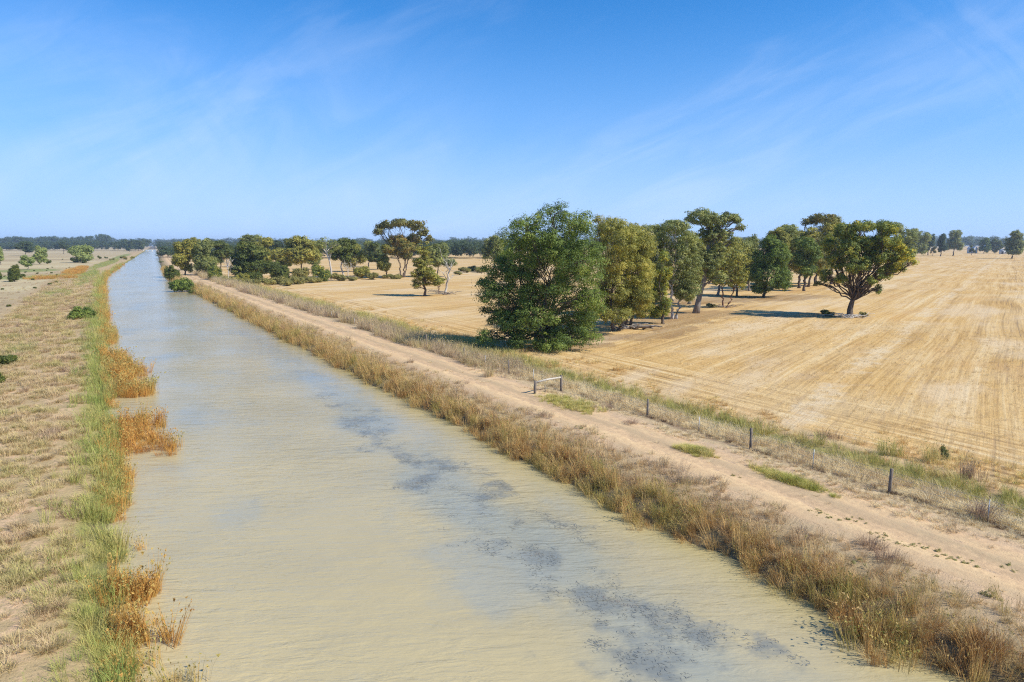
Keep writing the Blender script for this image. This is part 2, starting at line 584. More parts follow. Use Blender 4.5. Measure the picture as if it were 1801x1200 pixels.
pm = np.ones((U.size, 4), np.float32)
pm[:, 0] = ellipses(ORANGE, gx, gy).ravel()
pm[:, 1] = ellipses(GREEN, gx, gy).ravel()
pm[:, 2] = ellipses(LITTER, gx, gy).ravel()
add_attr(me, 'patch', pm, 'FLOAT_COLOR')
tag(obj('ground', me, ground_material()), kind='structure')


def track():
    m, t, b, out = material('track_sand', 0.95, 0.05)
    geo = t.n('ShaderNodeNewGeometry')
    P = geo.outputs['Position']
    u = t.attr('u').outputs['Fac']
    n1 = t.noise(t.mapping(P, scale=(1.0, 0.35, 1)), 0.8, 5, 0.6)
    n2 = t.noise(P, 3.0, 5, 0.65)
    n4 = t.noise(P, 14.0, 3, 0.7)
    uu = t.math('ADD', u, t.math('ADD', t.lin(n1, 0.3, 0.7, -0.5, 0.5), t.lin(n2, 0.3, 0.7, -0.2, 0.2)))
    f = t.lin(uu, 25.0, 33.0)
    c = t.ramp(f, [(0.05, (0.44, 0.325, 0.19)), (0.17, (0.57, 0.41, 0.235)), (0.27, (0.74, 0.52, 0.275)), (0.38, (0.68, 0.455, 0.25)), (0.45, (0.46, 0.335, 0.19)),
                   (0.52, (0.50, 0.365, 0.21)), (0.60, (0.74, 0.52, 0.275)), (0.68, (0.66, 0.445, 0.25)), (0.76, (0.50, 0.37, 0.24)), (0.9, (0.47, 0.36, 0.22))])
    c = t.mix(t.lin(n1, 0.35, 0.7, 0.0, 0.5), c, (0.52, 0.34, 0.19))
    c = t.mix(t.lin(n2, 0.4, 0.7, 0.0, 0.55), c, (0.42, 0.275, 0.16))
    c = t.mix(t.lin(n4, 0.35, 0.7, 0.0, 0.22), c, (0.38, 0.27, 0.17))
    t.link(c, b.inputs['Base Color'])
    bp = t.n('ShaderNodeBump')
    bp.inputs['Strength'].default_value = 0.6
    bp.inputs['Distance'].default_value = 0.06
    t.link(t.math('ADD', n2, t.math('MULTIPLY', n4, 0.4)), bp.inputs['Height'])
    t.link(bp.outputs[0], b.inputs['Normal'])
    rng = np.random.default_rng(3)
    ys = np.concatenate([np.arange(-30, 160, 0.5), np.arange(160, 500, 3), np.arange(500, 1700, 25)])
    k = np.convolve(rng.normal(0, 1, len(ys) + 20), np.ones(7) / 7, 'same')[:len(ys)]
    k2 = np.convolve(rng.normal(0, 1, len(ys) + 20), np.ones(7) / 7, 'same')[:len(ys)]
    l, r = 26.1 + 0.5 * k, 31.0 + 0.5 * k2
    r = np.minimum(r, 31.45)
    l = np.maximum(l, 25.6)
    w = np.linspace(0, 1, 41)
    uu_ = l[:, None] * (1 - w) + r[:, None] * w
    X = uu_ + bend(ys)[:, None]
    v = np.stack([X, np.broadcast_to(ys[:, None], X.shape), 0.903 + np.clip(np.minimum(w, 1 - w) / 0.14, 0, 1)[None] ** 1.5 * (0.042 + 0.012 * rng.normal(size=X.shape)
                  - 0.042 * np.exp(-((uu_ - 27.75 - 0.12 * k[:, None]) / 0.28) ** 2) - 0.042 * np.exp(-((uu_ - 29.6 - 0.12 * k[:, None]) / 0.28) ** 2))], -1).reshape(-1, 3)
    fc = (np.arange(len(ys) - 1)[:, None, None] * 41 + np.arange(40)[None, :, None] + np.array([0, 1, 42, 41])[None, None]).reshape(-1, 4)
    me = mesh_np('dirt_track', v, fc, True)
    add_attr(me, 'u', uu_)
    tag(obj('dirt_track', me, m), kind='structure')


track()


def water():
    m, t, b, out = material('muddy_water', 0.12, 0.5)
    b.inputs['IOR'].default_value = 1.33
    geo = t.n('ShaderNodeNewGeometry')
    P = geo.outputs['Position']
    sx = t.n('ShaderNodeSeparateXYZ')
    t.link(P, sx.inputs[0])
    u = t.attr('u').outputs['Fac']
    n1 = t.noise(P, 0.07, 4, 0.55)
    n2 = t.noise(P, 0.45, 5, 0.65)
    n3 = t.noise(P, 1.6, 5, 0.7)
    c = t.ramp(n1, [(0.3, (0.395, 0.325, 0.185)), (0.5, (0.455, 0.368, 0.198)), (0.7, (0.50, 0.395, 0.205))])
    # weed under the surface of the murky water
    wf = t.attr('weed').outputs['Fac']
    wd = t.attr('weed_soft').outputs['Fac']
    c = t.mix(t.math('MULTIPLY', t.smooth(t.math('ADD', wd, t.lin(n2, 0.3, 0.7, -0.18, 0.18)), 0.05, 1.0), 0.70), c, (0.27, 0.29, 0.255))
    hard = t.smooth(t.math('ADD', wf, t.lin(n3, 0.3, 0.7, -0.28, 0.28)), 0.08, 0.85)
    c = t.mix(t.math('MULTIPLY', hard, 0.72), c, (0.155, 0.17, 0.165))
    # a few faint drifts elsewhere, ochre shallows along the right bank
    dr = t.math('MULTIPLY', t.smooth(t.noise(t.mapping(P, loc=(40, 7, 0), scale=(1, 0.6, 1)), 0.16, 5, 0.6), 0.50, 0.70), 0.55)
    c = t.mix(dr, c, (0.30, 0.31, 0.27))
    c = t.mix(t.math('MULTIPLY', t.smooth(u, 18.6, 21.4), 0.7), c, (0.40, 0.32, 0.13))
    t.link(c, b.inputs['Base Color'])
    # wind ripples: crests lie across the view
    rv_ = t.n('ShaderNodeVectorRotate', rotation_type='Z_AXIS')
    t.link(P, rv_.inputs['Vector'])
    rv_.inputs['Angle'].default_value = 0.50
    w = rv_.outputs[0]
    r1 = t.noise(t.mapping(w, scale=(0.55, 1.9, 1)), 1.0, 4, 0.6, 0.5)
    r2 = t.noise(t.mapping(w, rot=(0, 0, 0.18), scale=(1.5, 5.5, 1)), 1.0, 4, 0.6, 0.2)
    r3 = t.noise(t.mapping(w, scale=(0.10, 0.5, 1)), 1.0, 3, 0.5)
    h = t.math('ADD', t.math('MULTIPLY', r1, 1.0), t.math('ADD', t.math('MULTIPLY', r2, 0.35), t.math('MULTIPLY', r3, 0.9)))
    bp = t.n('ShaderNodeBump')
    t.link(t.lin(t.noise(t.mapping(P, scale=(0.6, 0.25, 1)), 0.22, 3, 0.55), 0.35, 0.65, 0.30, 0.95), bp.inputs['Strength'])
    bp.inputs['Distance'].default_value = 0.15
    t.link(h, bp.inputs['Height'])
    t.link(bp.outputs[0], b.inputs['Normal'])
    ys = np.concatenate([np.arange(-30, 8, 2.0), np.arange(8, 60, 0.2), np.arange(60, 80, 0.4), np.arange(80, 160, 1.0), np.arange(160, 500, 5), np.arange(500, 2000, 25)])
    us = np.unique(np.concatenate([np.linspace(-1.4, 22.3, 24), np.arange(11, 21, 0.2)]))
    X = us[None] + bend(ys)[:, None]
    v = np.stack([X, np.broadcast_to(ys[:, None], X.shape), np.zeros_like(X)], -1).reshape(-1, 3)
    n = len(us)
    fc = (np.arange(len(ys) - 1)[:, None, None] * n + np.arange(n - 1)[None, :, None] + np.array([0, 1, n + 1, n])[None, None]).reshape(-1, 4)
    me = mesh_np('canal_water', v, fc, True)
    add_attr(me, 'u', np.broadcast_to(us[None], X.shape) + wob(us[None], ys[:, None]))
    uu_, yy_ = np.broadcast_to(us[None], X.shape), np.broadcast_to(ys[:, None], X.shape)
    add_attr(me, 'weed', weed_field(uu_, yy_))
    ctr = np.interp(yy_, [12, 24, 38, 65, 130], [15.2, 15.2, 15.7, 17.0, 18.6])
    add_attr(me, 'weed_soft', np.clip(np.exp(-((uu_ - ctr) / 2.9) ** 2) * (0.45 + 1.0 * value_noise(uu_, yy_ * 0.6, 2.9, 62)), 0, 1) * np.interp(yy_, [10, 40, 75, 160], [1, 0.85, 0.55, 0.1]))
    tag(obj('canal_water', me, m), kind='structure')


water()


# ------------------------------------------------------------------ trees
def blob_points(rng, blobs, n, shell=0.55):
    """points in the outer part of a set of ellipsoids (cx,cy,cz,rx,ry,rz,tint)"""
    B = np.array(blobs, float)
    vol = (B[:, 3] * B[:, 5] + 0.5 * B[:, 3] * B[:, 4]) ** 1.0
    idx = rng.choice(len(B), n, p=vol / vol.sum())
    d = rng.normal(size=(n, 3))
    d /= np.linalg.norm(d, axis=1)[:, None]
    r = (shell ** 3 + (1 - shell ** 3) * rng.random(n)) ** (1 / 3)
    return B[idx, :3] + d * r[:, None] * B[idx, 3:6], d, idx


def leaf_mesh(rng, blobs, ls, n_leaf, droop=0.25, aspect=2.1, flat=0.75, shell=0.5, zmin=0.15, clump=0.34, hole=-1.9, per=None, spread=None):
    """foliage: leafy sprays, each a little rounded mass of leaves, spread through the outer part of the crown clumps"""
    B = np.array(blobs, float)
    mr = float(np.mean((B[:, 3] * B[:, 5]) ** 0.5))
    R = max(clump * mr, 1.7 * ls)
    per = int(np.clip(13 * (R / ls) ** 1.7, 22, 200))
    ncl = max(7 * len(B), n_leaf // per)
    c, d, idx = blob_points(rng, blobs, ncl, shell)
    ph = rng.random((4, 3)) * 6.28
    size = max(np.ptp(c[:, 0]), np.ptp(c[:, 2]), 1.0)
    k = 2 * math.pi / size * np.array([[1.7, 1.1, 1.4], [2.6, -2.0, 1.9], [-1.5, 2.7, 2.6], [3.6, 3.1, -3.3]])
    fld = sum(np.sin(c @ k[i] + ph[i, 0]) for i in range(4))
    keep_ = fld > hole
    c, d, idx = c[keep_], d[keep_], idx[keep_]
    ncl = len(c)
    ctint = np.clip(0.42 + rng.normal(0, 0.16, ncl) + B[idx, 6], 0, 1)
    csz = rng.uniform(0.55, 1.35, ncl)
    npl = np.maximum(8, (per * csz ** 1.7).astype(int))
    ci = np.repeat(np.arange(ncl), npl)
    m = len(ci)
    g = rng.normal(size=(m, 3))
    g /= np.linalg.norm(g, axis=1)[:, None]
    g[:, 2] = np.where((g[:, 2] < -0.25) & (rng.random(m) < 0.5), -g[:, 2], g[:, 2])
    rad = (0.35 + 0.65 * rng.random(m)) ** 0.6
    stray = rng.random(m) < 0.22
    rad = np.where(stray, rad * rng.uniform(1.0, 1.7, m), rad)
    # every spray has its own lopsided shape
    sq = rng.uniform(0.65, 1.3, (ncl, 3)) * np.array([1, 1, flat])
    p = c[ci] + g * rad[:, None] * R * csz[ci][:, None] * sq[ci]
    p[:, 2] = np.maximum(p[:, 2], zmin + rng.random(m) * ls)
    nr = g * 1.0 + d[ci] * 0.5 + rng.normal(size=(m, 3)) * 0.38 + np.array([0, 0, 0.35])
    nr /= np.linalg.norm(nr, axis=1)[:, None]
    ax = rng.normal(size=(m, 3)) * 0.8
    ax[:, 2] -= droop * 2.4
    ax -= (ax * nr).sum(1)[:, None] * nr
    ax /= np.linalg.norm(ax, axis=1)[:, None] + 1e-9
    sd_ = np.cross(nr, ax)
    L = ls * rng.uniform(0.6, 1.4, m)[:, None]
    W = L / aspect
    v = np.stack([p - ax * L * 0.5, p - sd_ * W * 0.5, p + ax * L * 0.5, p + sd_ * W * 0.5], 1).reshape(-1, 3)
    f = np.arange(m * 4).reshape(-1, 4)
    tint = np.clip(ctint[ci] + rng.normal(0, 0.09, m), 0, 1)
    me = mesh_np('crown', v, f)
    add_attr(me, 'tint', np.repeat(tint, 4))
    return me


def curve_pts(rng, a, b, n=7, sag=0.08, up=0.12):
    a, b = np.asarray(a, float), np.asarray(b, float)
    L = np.linalg.norm(b - a)
    s = np.linspace(0, 1, n)[:, None]
    p = a + (b - a) * s
    w = rng.normal(0, sag, (n, 3)) * L
    w[0] = w[-1] = 0
    p += w * 0.6 * np.sin(math.pi * s)
    p[:, 2] += np.sin(math.pi * s[:, 0]) * up * L * np.sign(b[2] - a[2] + 1e-6)
    return p


def trunk_mesh(rng, H, blobs, r0, fork=0.3, lean=None, stems=1, twigs=5, twig_r=None, limb_r=0.45):
    mb = MB()
    B = np.array(blobs, float)
    ctr = (B[:, :3] * (B[:, 3] * B[:, 5])[:, None]).sum(0) / (B[:, 3] * B[:, 5]).sum()
    stem_paths = []
    for s in range(stems):
        ang = 2 * math.pi * (s + rng.random() * 0.5) / stems
        base = np.array([math.cos(ang), math.sin(ang), 0]) * (r0 * 1.3 if stems > 1 else 0)
        if lean is not None and s == 0:
            pts = np.array([[0, 0, -0.1]] + [list(q) for q in lean], float)
            tt = np.linspace(0, len(pts) - 1, 10)
            path = np.stack([np.interp(tt, np.arange(len(pts)), pts[:, i]) for i in range(3)], -1)
        else:
            top = ctr * np.array([0.75, 0.75, 0]) + base * 3.5 + np.array([0, 0, max(fork * H, 0.25 * H)])
            path = curve_pts(rng, base + np.array([0, 0, -0.15]), top, 10, 0.05, 0)
        rr = r0 / (1 if stems == 1 else 1.5)
        rad = np.linspace(rr, rr * 0.62, len(path))
        rad[0] *= 1.45
        rad[1] *= 1.12
        mb.tube(path, rad, 9)
        stem_paths.append((path, rad))
    tr_ = twig_r or max(0.03, H * 0.0022)
    for bi, bl in enumerate(B):
        ends = [np.linalg.norm((q[0][-1] - bl[:3]) * np.array([1, 1, 0.4])) for q in stem_paths]
        path, rad = stem_paths[int(np.argmin(ends))]
        k = len(path) - 1 if bl[2] > path[-1][2] + 0.05 * H else int(np.clip(np.searchsorted(path[:, 2], bl[2] * 0.55), 2, len(path) - 1))
        if k == len(path) - 1 and rng.random() < 0.35: k -= 1
        a = path[k]
        lp = curve_pts(rng, a, bl[:3], 8, 0.07, 0.06)
        lr = np.linspace(rad[k] * limb_r * rng.uniform(0.75, 1.2), tr_ * 1.6, 8)
        mb.tube(lp, lr, 6)
        for _ in range(twigs):
            d = rng.normal(size=3)
            d /= np.linalg.norm(d)
            d[2] = abs(d[2]) * 0.8
            e = bl[:3] + d * bl[3:6] * rng.uniform(0.7, 0.98)
            kk = rng.integers(3, 8)
            tp = curve_pts(rng, lp[kk], e, 5, 0.09, 0.08)
            mb.tube(tp, np.linspace(max(lr[kk] * 0.6, tr_), tr_ * 0.45, 5), 4, False)
    return mb.mesh('trunk', True)


LEAF = {
    'casuarina': leaf_material('casuarina_needles', (0.042, 0.07, 0.018), (0.165, 0.225, 0.044), (0.40, 0.42, 0.08)),
    'olive': leaf_material('olive_gum_leaves', (0.107, 0.120, 0.028), (0.335, 0.312, 0.070), (0.643, 0.504, 0.100)),
    'grey': leaf_material('grey_gum_leaves', (0.101, 0.120, 0.042), (0.268, 0.288, 0.095), (0.482, 0.444, 0.130)),
    'yellow': leaf_material('yellowing_gum_leaves', (0.080, 0.108, 0.025), (0.215, 0.255, 0.060), (0.68, 0.52, 0.04)),
    'pale': leaf_material('pale_willow_leaves', (0.171, 0.203, 0.075), (0.326, 0.375, 0.125), (0.512, 0.510, 0.175)),
    'dark': leaf_material('dark_scrub_leaves', (0.046, 0.065, 0.018), (0.125, 0.154, 0.033), (0.291, 0.270, 0.056)),
    'rusty': leaf_material('rusty_gum_leaves', (0.07, 0.075, 0.025), (0.205, 0.20, 0.055), (0.44, 0.26, 0.06)),
    'far': leaf_material('distant_gum_leaves', (0.046, 0.075, 0.037), (0.093, 0.128, 0.056), (0.155, 0.180, 0.075)),
    'saltbush': leaf_material('saltbush_leaves', (0.125, 0.118, 0.037), (0.311, 0.278, 0.088), (0.520, 0.422, 0.125)),
}
BARK = {
    'brown': bark_material('brown_bark', (0.07, 0.05, 0.038), (0.19, 0.145, 0.11)),
    'grey': bark_material('grey_bark', (0.14, 0.115, 0.095), (0.34, 0.29, 0.245)),
    'pale': bark_material('pale_bark', (0.34, 0.29, 0.24), (0.62, 0.56, 0.48)),
    'red': bark_material('reddish_bark', (0.12, 0.06, 0.04), (0.26, 0.15, 0.10)),
}


def auto_blobs(rng, xl, xr, top, bot, n):
    """crown clumps (px) filling an uneven outline"""
    out = []
    w, h = xr - xl, bot - top
    n = int(n * 1.5)
    for i in range(n):
        for _ in range(20):
            x, y = rng.random(), rng.random()
            if ((x - 0.5) / 0.5) ** 2 * 0.75 + max(0, 0.5 - y) ** 2 * 2.4 < 0.75: break
        rx, ry = w * rng.uniform(0.12, 0.24), h * rng.uniform(0.12, 0.22)
        out.append((xl + rx * 0.8 + x * (w - 1.6 * rx), top + ry * 0.9 + y * (h - 1.8 * ry), rx, ry, rng.uniform(-0.1, 0.14)))
    out.append(((xl + xr) / 2 + rng.uniform(-0.2, 0.2) * w, top + 0.16 * h, w * 0.20, h * 0.16))
    return out


TREE_ID = [0]


def tree(name, base, blobs, leaf, bark, label, cat='tree', group=None, z=None, fork=0.3, trunk_r=0.022, stems=1, twigs=5,
         dens=9.0, hole=-1.9, clump=0.34, droop=0.25, aspect=2.1, shell=0.5, deep=0.95, lean=None, flat=0.7, spread=2.0, limb_r=0.45, ls=None, yjit=0.3, zmin=0.15):
    """a tree whose foot stands at a photo point and whose crown clumps are given in photo pixels"""
    TREE_ID[0] += 1
    rng = np.random.default_rng(100 + TREE_ID[0])
    if z is None:
        z = 0.3
    p = at(*base, z)
    d = depth_of(p)
    k = d / FPX
    off = math.atan2(p[0], p[1])
    kx = k * math.cos(off - YAW)
    if isinstance(blobs[0], (int, float)):
        blobs = auto_blobs(rng, *blobs)
    half = (max(b[0] + b[2] for b in blobs) - min(b[0] - b[2] for b in blobs)) / 2 * kx
    cx = np.mean([b[0] for b in blobs])
    BL = []
    wide = 1.0 if cat == 'bush' or name == 'paddock_tree' else 1.04 if name == 'casuarina_tree' else 1.2
    for b in blobs:
        x, zz, rx, rz = (b[0] - base[0]) * kx, (base[1] - b[1]) * k, b[2] * kx * wide, b[3] * k * (wide * 0.5 + 0.5)
        tint = b[4] if len(b) > 4 else 0.0
        room = math.sqrt(max(0.08, 1 - min(1, abs(b[0] - cx) * kx / half) ** 2)) * half
        y = rng.uniform(-1, 1) * yjit * 2 * room
        BL.append((x, y, zz, rx, max(rx * deep, rz * 0.6), rz, tint))
        if rx * 1.0 < half * 0.75 and room > rx * 1.2:      # a companion clump on the other side, so the crown has depth
            BL.append((x + rng.uniform(-.3, .3) * rx, -y + rng.uniform(-.3, .3) * room, zz - rz * rng.uniform(0, .3), rx * .9, rx * deep, rz * .85, tint))
    H = max(b[2] + b[5] for b in BL)
    if ls is None:
        ls = min(max(0.18, 0.0024 * d), 2.2)
    ls = min(ls, 0.045 * half * 2 + 0.04)
    area = sum(math.pi * b[3] * b[5] for b in BL)
    BL = [(*b[:3], max(b[3] - ls * 0.5, b[3] * .8), max(b[4] - ls * 0.5, b[4] * .8), max(b[5] - ls * .3, b[5] * .8), b[6]) for b in BL]
    n = int(np.clip(2.4 * dens * area / ls ** 2, 400, 190000))
    root = empty(name, p, -off)
    tag(root, label, cat, group)
    if lean is not None:
        lean = [((q[0] - base[0]) * kx, 0.0, (base[1] - q[1]) * k) for q in lean]
    obj('trunk', trunk_mesh(rng, H, BL, trunk_r * H, fork, lean, stems, twigs, limb_r=limb_r), BARK[bark], root)
    obj('crown', leaf_mesh(rng, BL, ls, n, droop=droop, aspect=aspect, shell=shell, flat=flat, zmin=zmin, hole=hole, clump=clump), LEAF[leaf], root)
    return root


def bush(name, base, w, h, leaf, label, cat='bush', z=None, dens=12, n=6, group=None, ls=None):
    x, y = base
    rng = np.random.default_rng(int(x * 7 + y * 13))
    bl = []
    for i in range(n):
        a = (i + rng.random()) / n
        bl.append((x - w / 2 * 0.72 + a * w * 0.72, y - h * rng.uniform(0.25, 0.62), w * rng.uniform(0.17, 0.26), h * rng.uniform(0.24, 0.36), rng.uniform(-0.1, 0.15)))
    return tree(name, base, bl, leaf, 'brown', label, cat, group, z, fork=0.12, trunk_r=0.018, stems=2, twigs=3, dens=dens, shell=0.35, ls=ls, zmin=0.03)


# --- the clump by the fence, from the big dark casuarina to the right
tree('casuarina_tree', (948, 612), [
    (890, 535, 28, 22), (935, 515, 28, 22), (908, 560, 30, 18), (965, 532, 30, 24), (1015, 565, 30, 20), (882, 500, 28, 24), (940, 445, 34, 26), (1002, 455, 34, 28), (968, 378, 30, 18), (1050, 435, 14, 26), (848, 500, 12, 12), (935, 550, 34, 22), (1040, 520, 22, 22), (900, 465, 32, 28), (985, 600, 40, 14), (975, 505, 30, 22), (925, 520, 26, 20), (985, 430, 40, 34), (915, 490, 30, 26), (1020, 510, 30, 30), (970, 575, 36, 22), (925, 397, 30, 22, .05), (1008, 396, 30, 25, .05), (899, 430, 30, 28), (955, 425, 40, 32, .1), (1020, 440, 34, 34), (878, 472, 30, 26), (938, 470, 32, 26, .1),
    (1000, 480, 38, 30, .05), (1038, 470, 20, 38), (866, 515, 24, 22, -.1), (885, 556, 30, 16, -.1), (862, 590, 22, 12), (905, 588, 32, 20), (950, 588, 34, 22, .05), (1000, 588, 34, 22), (1036, 550, 24, 34),
    (1040, 590, 16, 14), (1008, 535, 26, 20), (858, 548, 16, 10, -.1), (968, 555, 20, 14, -.1)],
    'casuarina', 'brown', 'tallest dark green bushy tree with foliage down to the ground, beside the fence', trunk_r=0.020, stems=3, fork=0.45, dens=19, hole=-2.3, clump=0.52, droop=0.35, aspect=2.2, shell=0.42, twigs=5)
tree('gum_tree', (1083, 582), [
    (1072, 400, 26, 16), (1052, 420, 20, 22), (1098, 424, 26, 24), (1128, 430, 20, 24), (1085, 458, 32, 28, .1), (1122, 474, 24, 28, .1), (1075, 503, 28, 30), (1112, 520, 26, 26, .05),
    (1088, 545, 26, 18), (1062, 545, 16, 18, .05), (1135, 515, 14, 26, .05), (1048, 387, 8, 5)],
    'olive', 'brown', 'olive green drooping gum tree directly right of the tallest dark green tree', droop=0.6, aspect=2.8, dens=9, stems=2, fork=0.25)
tree('gum_sapling', (1166, 570), [(1166, 478, 12, 16, .15), (1158, 508, 14, 20, .2), (1170, 535, 10, 18, .2), (1152, 548, 12, 12, .1), (1163, 452, 8, 10, .1)],
     'yellow', 'brown', 'slender yellowish young tree in front of the pale forked trunk', droop=0.5, dens=8, fork=0.2)
tree('gum_tree', (1184, 561), [
    (1180, 402, 24, 13), (1160, 420, 15, 13), (1200, 428, 22, 20, .05), (1178, 450, 30, 22), (1212, 468, 20, 24, .05), (1188, 490, 26, 22, -.05), (1158, 470, 15, 24), (1202, 514, 20, 15, .05), (1216, 505, 14, 14),
    (1130, 404, 10, 7)],
    'grey', 'pale', 'grey green gum tree with a pale twisted trunk behind the slender yellowish tree', droop=0.5, aspect=2.6, dens=8, fork=0.35, stems=2)
tree('gum_tree', (1224, 551), [
    (1224, 384, 24, 14), (1252, 392, 20, 13), (1275, 384, 14, 8), (1296, 402, 8, 6), (1242, 414, 20, 15), (1268, 412, 14, 10), (1256, 450, 18, 20, .1), (1238, 462, 18, 22, .05), (1284, 424, 8, 7), (1262, 486, 12, 12, .05), (1288, 388, 8, 6)],
    'grey', 'grey', 'tall gum tree with a leaning bare trunk and a high spreading crown against the sky', droop=0.3, dens=8, lean=[(1230, 515), (1237, 490), (1240, 455), (1242, 425)], trunk_r=0.026, twigs=6)
tree('red_barked_tree', (1275, 541), [(1275, 440, 22, 12), (1296, 462, 18, 18), (1263, 468, 16, 16), (1303, 490, 10, 16), (1285, 492, 16, 14), (1256, 492, 9, 10)],
     'olive', 'red', 'small sparse tree with a reddish trunk right of the leaning gum', droop=0.6, dens=4.2, stems=2, fork=0.3, twigs=7)
tree('casuarina_tree', (1343, 523), [(1350, 428, 16, 13), (1340, 455, 22, 22), (1365, 450, 20, 24), (1350, 486, 28, 24), (1374, 490, 16, 22), (1338, 507, 18, 10), (1329, 478, 12, 18)],
     'casuarina', 'brown', 'dark green bushy tree with foliage to the ground, left of the lone paddock tree', dens=11, droop=0.35, aspect=2.6, fork=0.4)
tree('gum_tree', (1106, 572), [(1108, 412, 20, 16), (1126, 440, 20, 22), (1104, 450, 22, 20), (1132, 480, 16, 22), (1116, 505, 20, 22), (1100, 535, 18, 18), (1130, 540, 14, 20)], 'olive', 'brown',
     'olive gum with brownish foliage filling the middle of the clump beside the slender yellowish tree', droop=0.6, aspect=2.6, dens=9, fork=0.25, stems=2)
tree('gum_tree', (1262, 520), [(1262, 432, 18, 14), (1244, 440, 16, 18), (1288, 438, 16, 16), (1304, 452, 14, 18), (1272, 462, 20, 18), (1250, 478, 14, 16), (1300, 480, 12, 16)], 'olive', 'grey',
     'rounded olive gum in the background behind the leaning gum and the red barked tree', droop=0.5, dens=8, fork=0.35)
tree('gum_tree', (1386, 500), [(1386, 420, 20, 14), (1368, 432, 16, 16), (1404, 432, 16, 18), (1384, 456, 22, 18), (1406, 468, 14, 14), (1366, 462, 12, 14)], 'grey', 'brown',
     'leafy green gum whose crown joins the bushy dark tree and the row of dark trunks', droop=0.4, dens=9, fork=0.4)
tree('gum_tree', (1356, 510), (1340, 1384, 402, 470, 8), 'olive', 'brown', 'yellow green gum rising behind the bushy dark green tree', dens=8, fork=0.4)
tree('gum_tree', (1150, 556), [(1148, 410, 16, 12), (1136, 430, 16, 18), (1158, 432, 14, 16), (1146, 458, 18, 18), (1140, 486, 14, 18), (1158, 500, 12, 16), (1146, 522, 14, 14)], 'grey', 'brown',
     'grey green gum directly behind the slender yellowish tree, left of the pale forked trunk', droop=0.5, dens=9, fork=0.3)
tree('gum_tree', (1212, 535), [(1208, 420, 14, 12), (1222, 440, 14, 16), (1204, 446, 14, 16), (1214, 470, 16, 16), (1206, 494, 12, 14), (1226, 490, 10, 14)], 'olive', 'grey',
     'olive gum between the pale forked trunk and the leaning trunk', droop=0.5, dens=9, fork=0.35)
tree('gum_tree', (1318, 512), [(1312, 436, 12, 12), (1322, 454, 14, 14), (1308, 468, 12, 14), (1320, 482, 12, 12)], 'grey', 'grey',
     'low grey gum touching the left side of the bushy dark green tree', droop=0.4, dens=8, fork=0.35)
tree('gum_tree', (1362, 500), [(1384, 404, 12, 7), (1372, 416, 14, 12), (1392, 424, 14, 12), (1362, 436, 14, 14)], 'grey', 'brown',
     'thin topped gum showing wispy crown above the leafy green gum', droop=0.4, dens=7, fork=0.45)
tree('gum_tree', (1462, 500), [(1464, 404, 16, 12), (1452, 418, 14, 14), (1474, 424, 14, 14), (1462, 444, 16, 16), (1450, 460, 12, 14)], 'casuarina', 'brown',
     'dark green gum closing the gap behind the left half of the lone tree', dens=9, fork=0.35)
tree('gum_tree', (1296, 522), [(1290, 446, 14, 12), (1304, 462, 14, 14), (1282, 472, 12, 14), (1298, 486, 14, 14)], 'grey', 'brown',
     'small grey gum behind and just right of the red barked tree', droop=0.5, dens=9, fork=0.3)
tree('gum_tree', (1414, 512), [(1410, 432, 16, 14), (1426, 448, 16, 16), (1402, 456, 14, 14), (1418, 474, 14, 12)], 'casuarina', 'brown',
     'dark green gum amid the row of dark trunks left of the lone tree', droop=0.4, dens=9, fork=0.45)
# the row of trunks behind the lone tree
tree('gum_tree', (1378, 508), [(1376, 408, 16, 10), (1362, 424, 12, 14), (1382, 440, 18, 18), (1372, 468, 14, 14), (1392, 428, 12, 14)], 'grey', 'brown',
     'first dark trunked gum behind the bushy dark green tree', fork=0.4, dens=8)
tree('gum_tree', (1405, 507), [(1396, 418, 18, 12), (1412, 436, 18, 16), (1400, 460, 18, 16, .05), (1418, 412, 12, 12), (1415, 470, 12, 12)], 'olive', 'brown',
     'green gum with a straight dark trunk in the row left of the lone paddock tree', fork=0.42, dens=8)
tree('gum_tree', (1420, 505), [(1428, 388, 14, 9), (1410, 392, 8, 6), (1444, 386, 18, 8), (1424, 425, 20, 18), (1436, 455, 16, 18)], 'rusty', 'brown',
     'gum with forked twin trunks and a high brownish top, just left of the lone tree', fork=0.45, dens=8, stems=2)
tree('gum_tree', (1433, 503), [(1456, 392, 16, 10), (1446, 408, 16, 12), (1450, 435, 18, 18), (1440, 468, 14, 16)], 'olive', 'brown',
     'shaded gum partly hidden behind the crown of the lone paddock tree', fork=0.4, dens=8)
tree('paddock_tree', (1495, 557), [
    (1508, 400, 26, 10, 0.04), (1476, 408, 24, 14, 0.03), (1543, 402, 22, 12, 0.03), (1449, 428, 15, 16, 0.01), (1500, 428, 32, 16, -0.01), (1548, 424, 26, 16, 0.04), (1580, 446, 16, 14, 0.30), (1566, 432, 16, 10, 0.30), (1540, 452, 22, 16, 0.03),
    (1462, 455, 20, 20, -0.01), (1500, 464, 28, 16), (1552, 478, 20, 13), (1448, 486, 14, 14, -0.01), (1474, 490, 13, 10), (1596, 460, 7, 7, 0.25), (1524, 440, 16, 10, 0.06), (1572, 470, 12, 10, 0.03), (1530, 490, 12, 7),
    (1432, 500, 6, 5, -0.03), (1540, 508, 8, 8), (1486, 440, 22, 16), (1526, 432, 24, 16), (1512, 455, 24, 16), (1566, 458, 16, 14, 0.2)],
    'yellow', 'brown', 'lone spreading gum with yellow green crown and short thick trunk standing in the stubble', trunk_r=0.033, fork=0.17, dens=9, hole=-1.5, clump=0.36, lean=[(1494, 545), (1496, 534), (1498, 527)], twigs=8, droop=0.3, limb_r=0.42, flat=0.8, shell=0.4)
